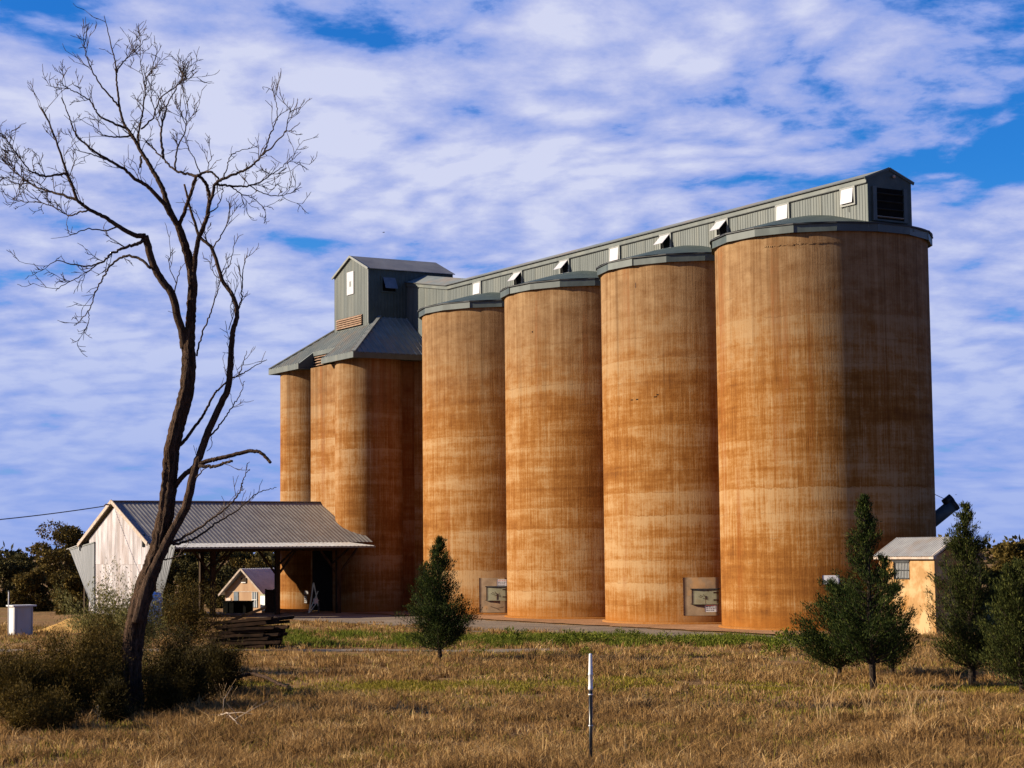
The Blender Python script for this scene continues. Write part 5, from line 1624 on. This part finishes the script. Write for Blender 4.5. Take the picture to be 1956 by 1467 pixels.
blades('dry_grass', np.stack([x, y, gz(x, y)], 1), Hh, .008 + .00026 * y, 'dry', 1, .95, 'tall dry straw coloured grass covering the paddock', 'grass')
# green under-growth: thin everywhere, thick in patches
x, y = field(150000, 33, 112)
nn = vnoise(x + 300, y + 300, 3.0, 5) * .6 + vnoise(x + 300, y + 300, 1.0, 6) * .4
keep = clear(x, y) & (nn > rg.uniform(.37, .78, len(x)))
x, y = x[keep], y[keep]
blades('green_grass', np.stack([x, y, gz(x, y)], 1), rg.uniform(.06, .2, len(x)), .010 + .0003 * y, 'greengrass', 2, .5, 'short green grass growing between the dry tufts', 'grass')
# the low yellow green band
n = 60000
x = rg.uniform(-14, 22, n); y = yb(x) + rg.normal(0, 1.5, n)
keep = vnoise(x + 100, y + 100, 1.6, 8) > rg.uniform(.2, .85, n)
x, y = x[keep], y[keep]
blades('low_cover', np.stack([x, y, gz(x, y)], 1), rg.uniform(.04, .13, len(x)), np.full(len(x), .03), 'yellowgrass', 3, .6, 'low yellow green ground cover in a band across the paddock', 'ground cover')
# lush strip along the road
def strip_top(x): return np.interp(x, [-14, -10.7, .44, 12.4, 16], [103, 101.0, 93.5, 91.0, 90.5])
def strip_bot(x): return np.interp(x, [-14, -8.7, .4, 10.8, 16], [85.5, 84, 83, 81, 80])


n = 120000
x = rg.uniform(-13.5, 14.5, n); q = rg.rand(n)
y = strip_bot(x) + (strip_top(x) - strip_bot(x)) * q
nn = vnoise(x + 100, (y + 100) * .45, 1.7, 11) * .65 + vnoise(x + 100, y + 100, .6, 12) * .35
keep = (nn > rg.uniform(.22, .78, n)) & (rg.rand(n) < np.minimum(1, 2.2 * np.minimum(q + .12, 1.04 - q)))
x, y, nn = x[keep], y[keep], nn[keep]
blades('roadside_grass', np.stack([x, y, gz(x, y)], 1), rg.uniform(.08, .34, len(x)) * (.4 + nn), np.full(len(x), .035), 'weed', 4, .5, 'lush green grass strip along the gravel road', 'grass')
# green weeds as plants of their own
WE = [(905, 1212), (930, 1208), (952, 1222), (975, 1213), (1003, 1203), (1032, 1206), (1060, 1218), (1085, 1212), (1112, 1216), (1145, 1214), (1185, 1208), (1210, 1206), (1240, 1215), (1270, 1214), (1300, 1218), (1335, 1216), (1370, 1218), (1410, 1222), (1450, 1216), (1480, 1224), (1500, 1212), (1050, 1236), (920, 1236), (1120, 1236), (1480, 1236)]
wp = []
for v in range(4):
    r_ = np.random.RandomState(100 + v); n = 420
    d = r_.normal(0, 1, (n, 3)); d[:, 2] = np.abs(d[:, 2]); d /= np.linalg.norm(d, axis=1, keepdims=True)
    Pw = d * (r_.uniform(.15, 1, n) ** .6)[:, None] * np.array([.55, .45, .55]) + r_.normal(0, .04, (n, 3)); Pw[:, 2] = np.abs(Pw[:, 2])
    V, F = leaf_quads(Pw, d + r_.normal(0, .4, (n, 3)), r_.uniform(.07, .16, n), r_.uniform(.03, .06, n), r_)
    wp.append(np_mesh('weed_plant', V, F, MT['weed']))
for i, (px, py) in enumerate(WE):
    g = ground_at(px, py + 16)
    o = link('weed_plant', wp[i % 4])
    o.location = (g.x, g.y, float(gz(g.x, g.y))); o.rotation_euler.z = i * 1.7; s = rg.uniform(.55, 1.15); o.scale = (s, s, s * rg.uniform(.7, 1.2))
    tag(o, ('leafy green weed beside the lone conifer at the road edge' if px < 965 else 'leafy green weed at the road edge before the silo without a hatch' if px < 1155 else 'leafy green weed before the silo that has its hatch low at the right' if px < 1375 else 'leafy green weed at the foot of the nearest silo'), 'weed', 'green weeds along the road edge')

# tall pale seed stalks
def stalk_clump(px, py, n, hgt, seed, label, mat):
    r_ = np.random.RandomState(seed); g = ground_at(px, py)
    o_ = MB()
    for i in range(n):
        a = r_.uniform(0, 6.283); l = hgt * r_.uniform(.55, 1.0); q = r_.uniform(.1, .8)
        b0 = np.array([r_.normal(0, .16), r_.normal(0, .16), 0]); 
        pts = [tuple(b0 + np.array([math.cos(a) * q * f * f * l, math.sin(a) * q * f * f * l, f * l])) for f in (0, .35, .7, 1.0)]
        o_.tube(pts, [.004, .0035, .003, .0045], 3, False)
    o = o_.build('grass_clump', MT[mat])
    o.location = (g.x, g.y, float(gz(g.x, g.y)))
    tag(o, label, 'grass', 'tall seed stalks in the foreground')


stalk_clump(1578, 1388, 16, 1.25, 1, 'tall pale grass stalks left of the foreground right clump', 'stalk')
stalk_clump(1672, 1378, 14, 1.1, 2, 'pale grass stalks below the tallest slender conifer', 'stalk')
stalk_clump(1738, 1392, 22, 1.15, 3, 'wide clump of pale grass stalks below the cream hut', 'stalk')
stalk_clump(1790, 1362, 10, .9, 4, 'pale grass stalks below the olive conifer', 'stalk')
stalk_clump(1482, 1480, 3, 1.3, 5, 'few green flowering stalks rising at the bottom edge', 'greengrass')
stalk_clump(1545, 1480, 3, .9, 6, 'short green stalks at the bottom edge right of the taller ones', 'greengrass')
stalk_clump(425, 1350, 14, .8, 7, 'pale stalks standing at the right foot of the thicket', 'stalk')
stalk_clump(185, 1395, 12, .6, 8, 'pale stalks before the left shrubs', 'stalk')

# ------------------------------------------------------------------ birds
def bird(px, py, Y, s, rz, label):
    p = at(px, py, Y)
    t = thing('bird', label, 'bird', p, rz, 'small dark birds in flight')
    MB().lathe([(.001, -.5), (.06, -.42), (.10, -.1), (.09, .2), (.05, .38), (.001, .46)], 10).build('body', MT['iron'], t, True).rotation_euler = (0, R(90), 0)
    for sgn in (-1, 1):
        w_ = MB().add([(-.18, 0, .02), (.16, 0, .02), (.06, sgn * .55, .22), (-.10, sgn * .5, .2), (-.16, sgn * .95, .12)], [(0, 1, 2, 3), (3, 2, 4)])
        w_.add([(-.18, 0, .0), (.16, 0, .0), (.06, sgn * .55, .2), (-.10, sgn * .5, .18), (-.16, sgn * .95, .1)], [(3, 2, 1, 0), (4, 2, 3)])
        w_.build('wing', MT['iron'], t)
    MB().add([(-.4, 0, 0), (-.75, .12, .01), (-.75, -.12, .01), (-.4, 0, .02), (-.75, .12, .03), (-.75, -.12, .03)], [(0, 1, 2), (5, 4, 3), (0, 2, 5, 3), (1, 4, 5, 2), (0, 3, 4, 1)]).build('tail', MT['iron'], t)
    t.scale = (s, s, s)


bird(733, 444, 110, .16, .4, 'small dark bird flying above the metal head tower')
bird(1826, 945, 105, .1, 2.6, 'tiny bird flying above the loading chute')
bird(1909, 841, 120, .12, 1.2, 'tiny bird flying at the right above the conifers')
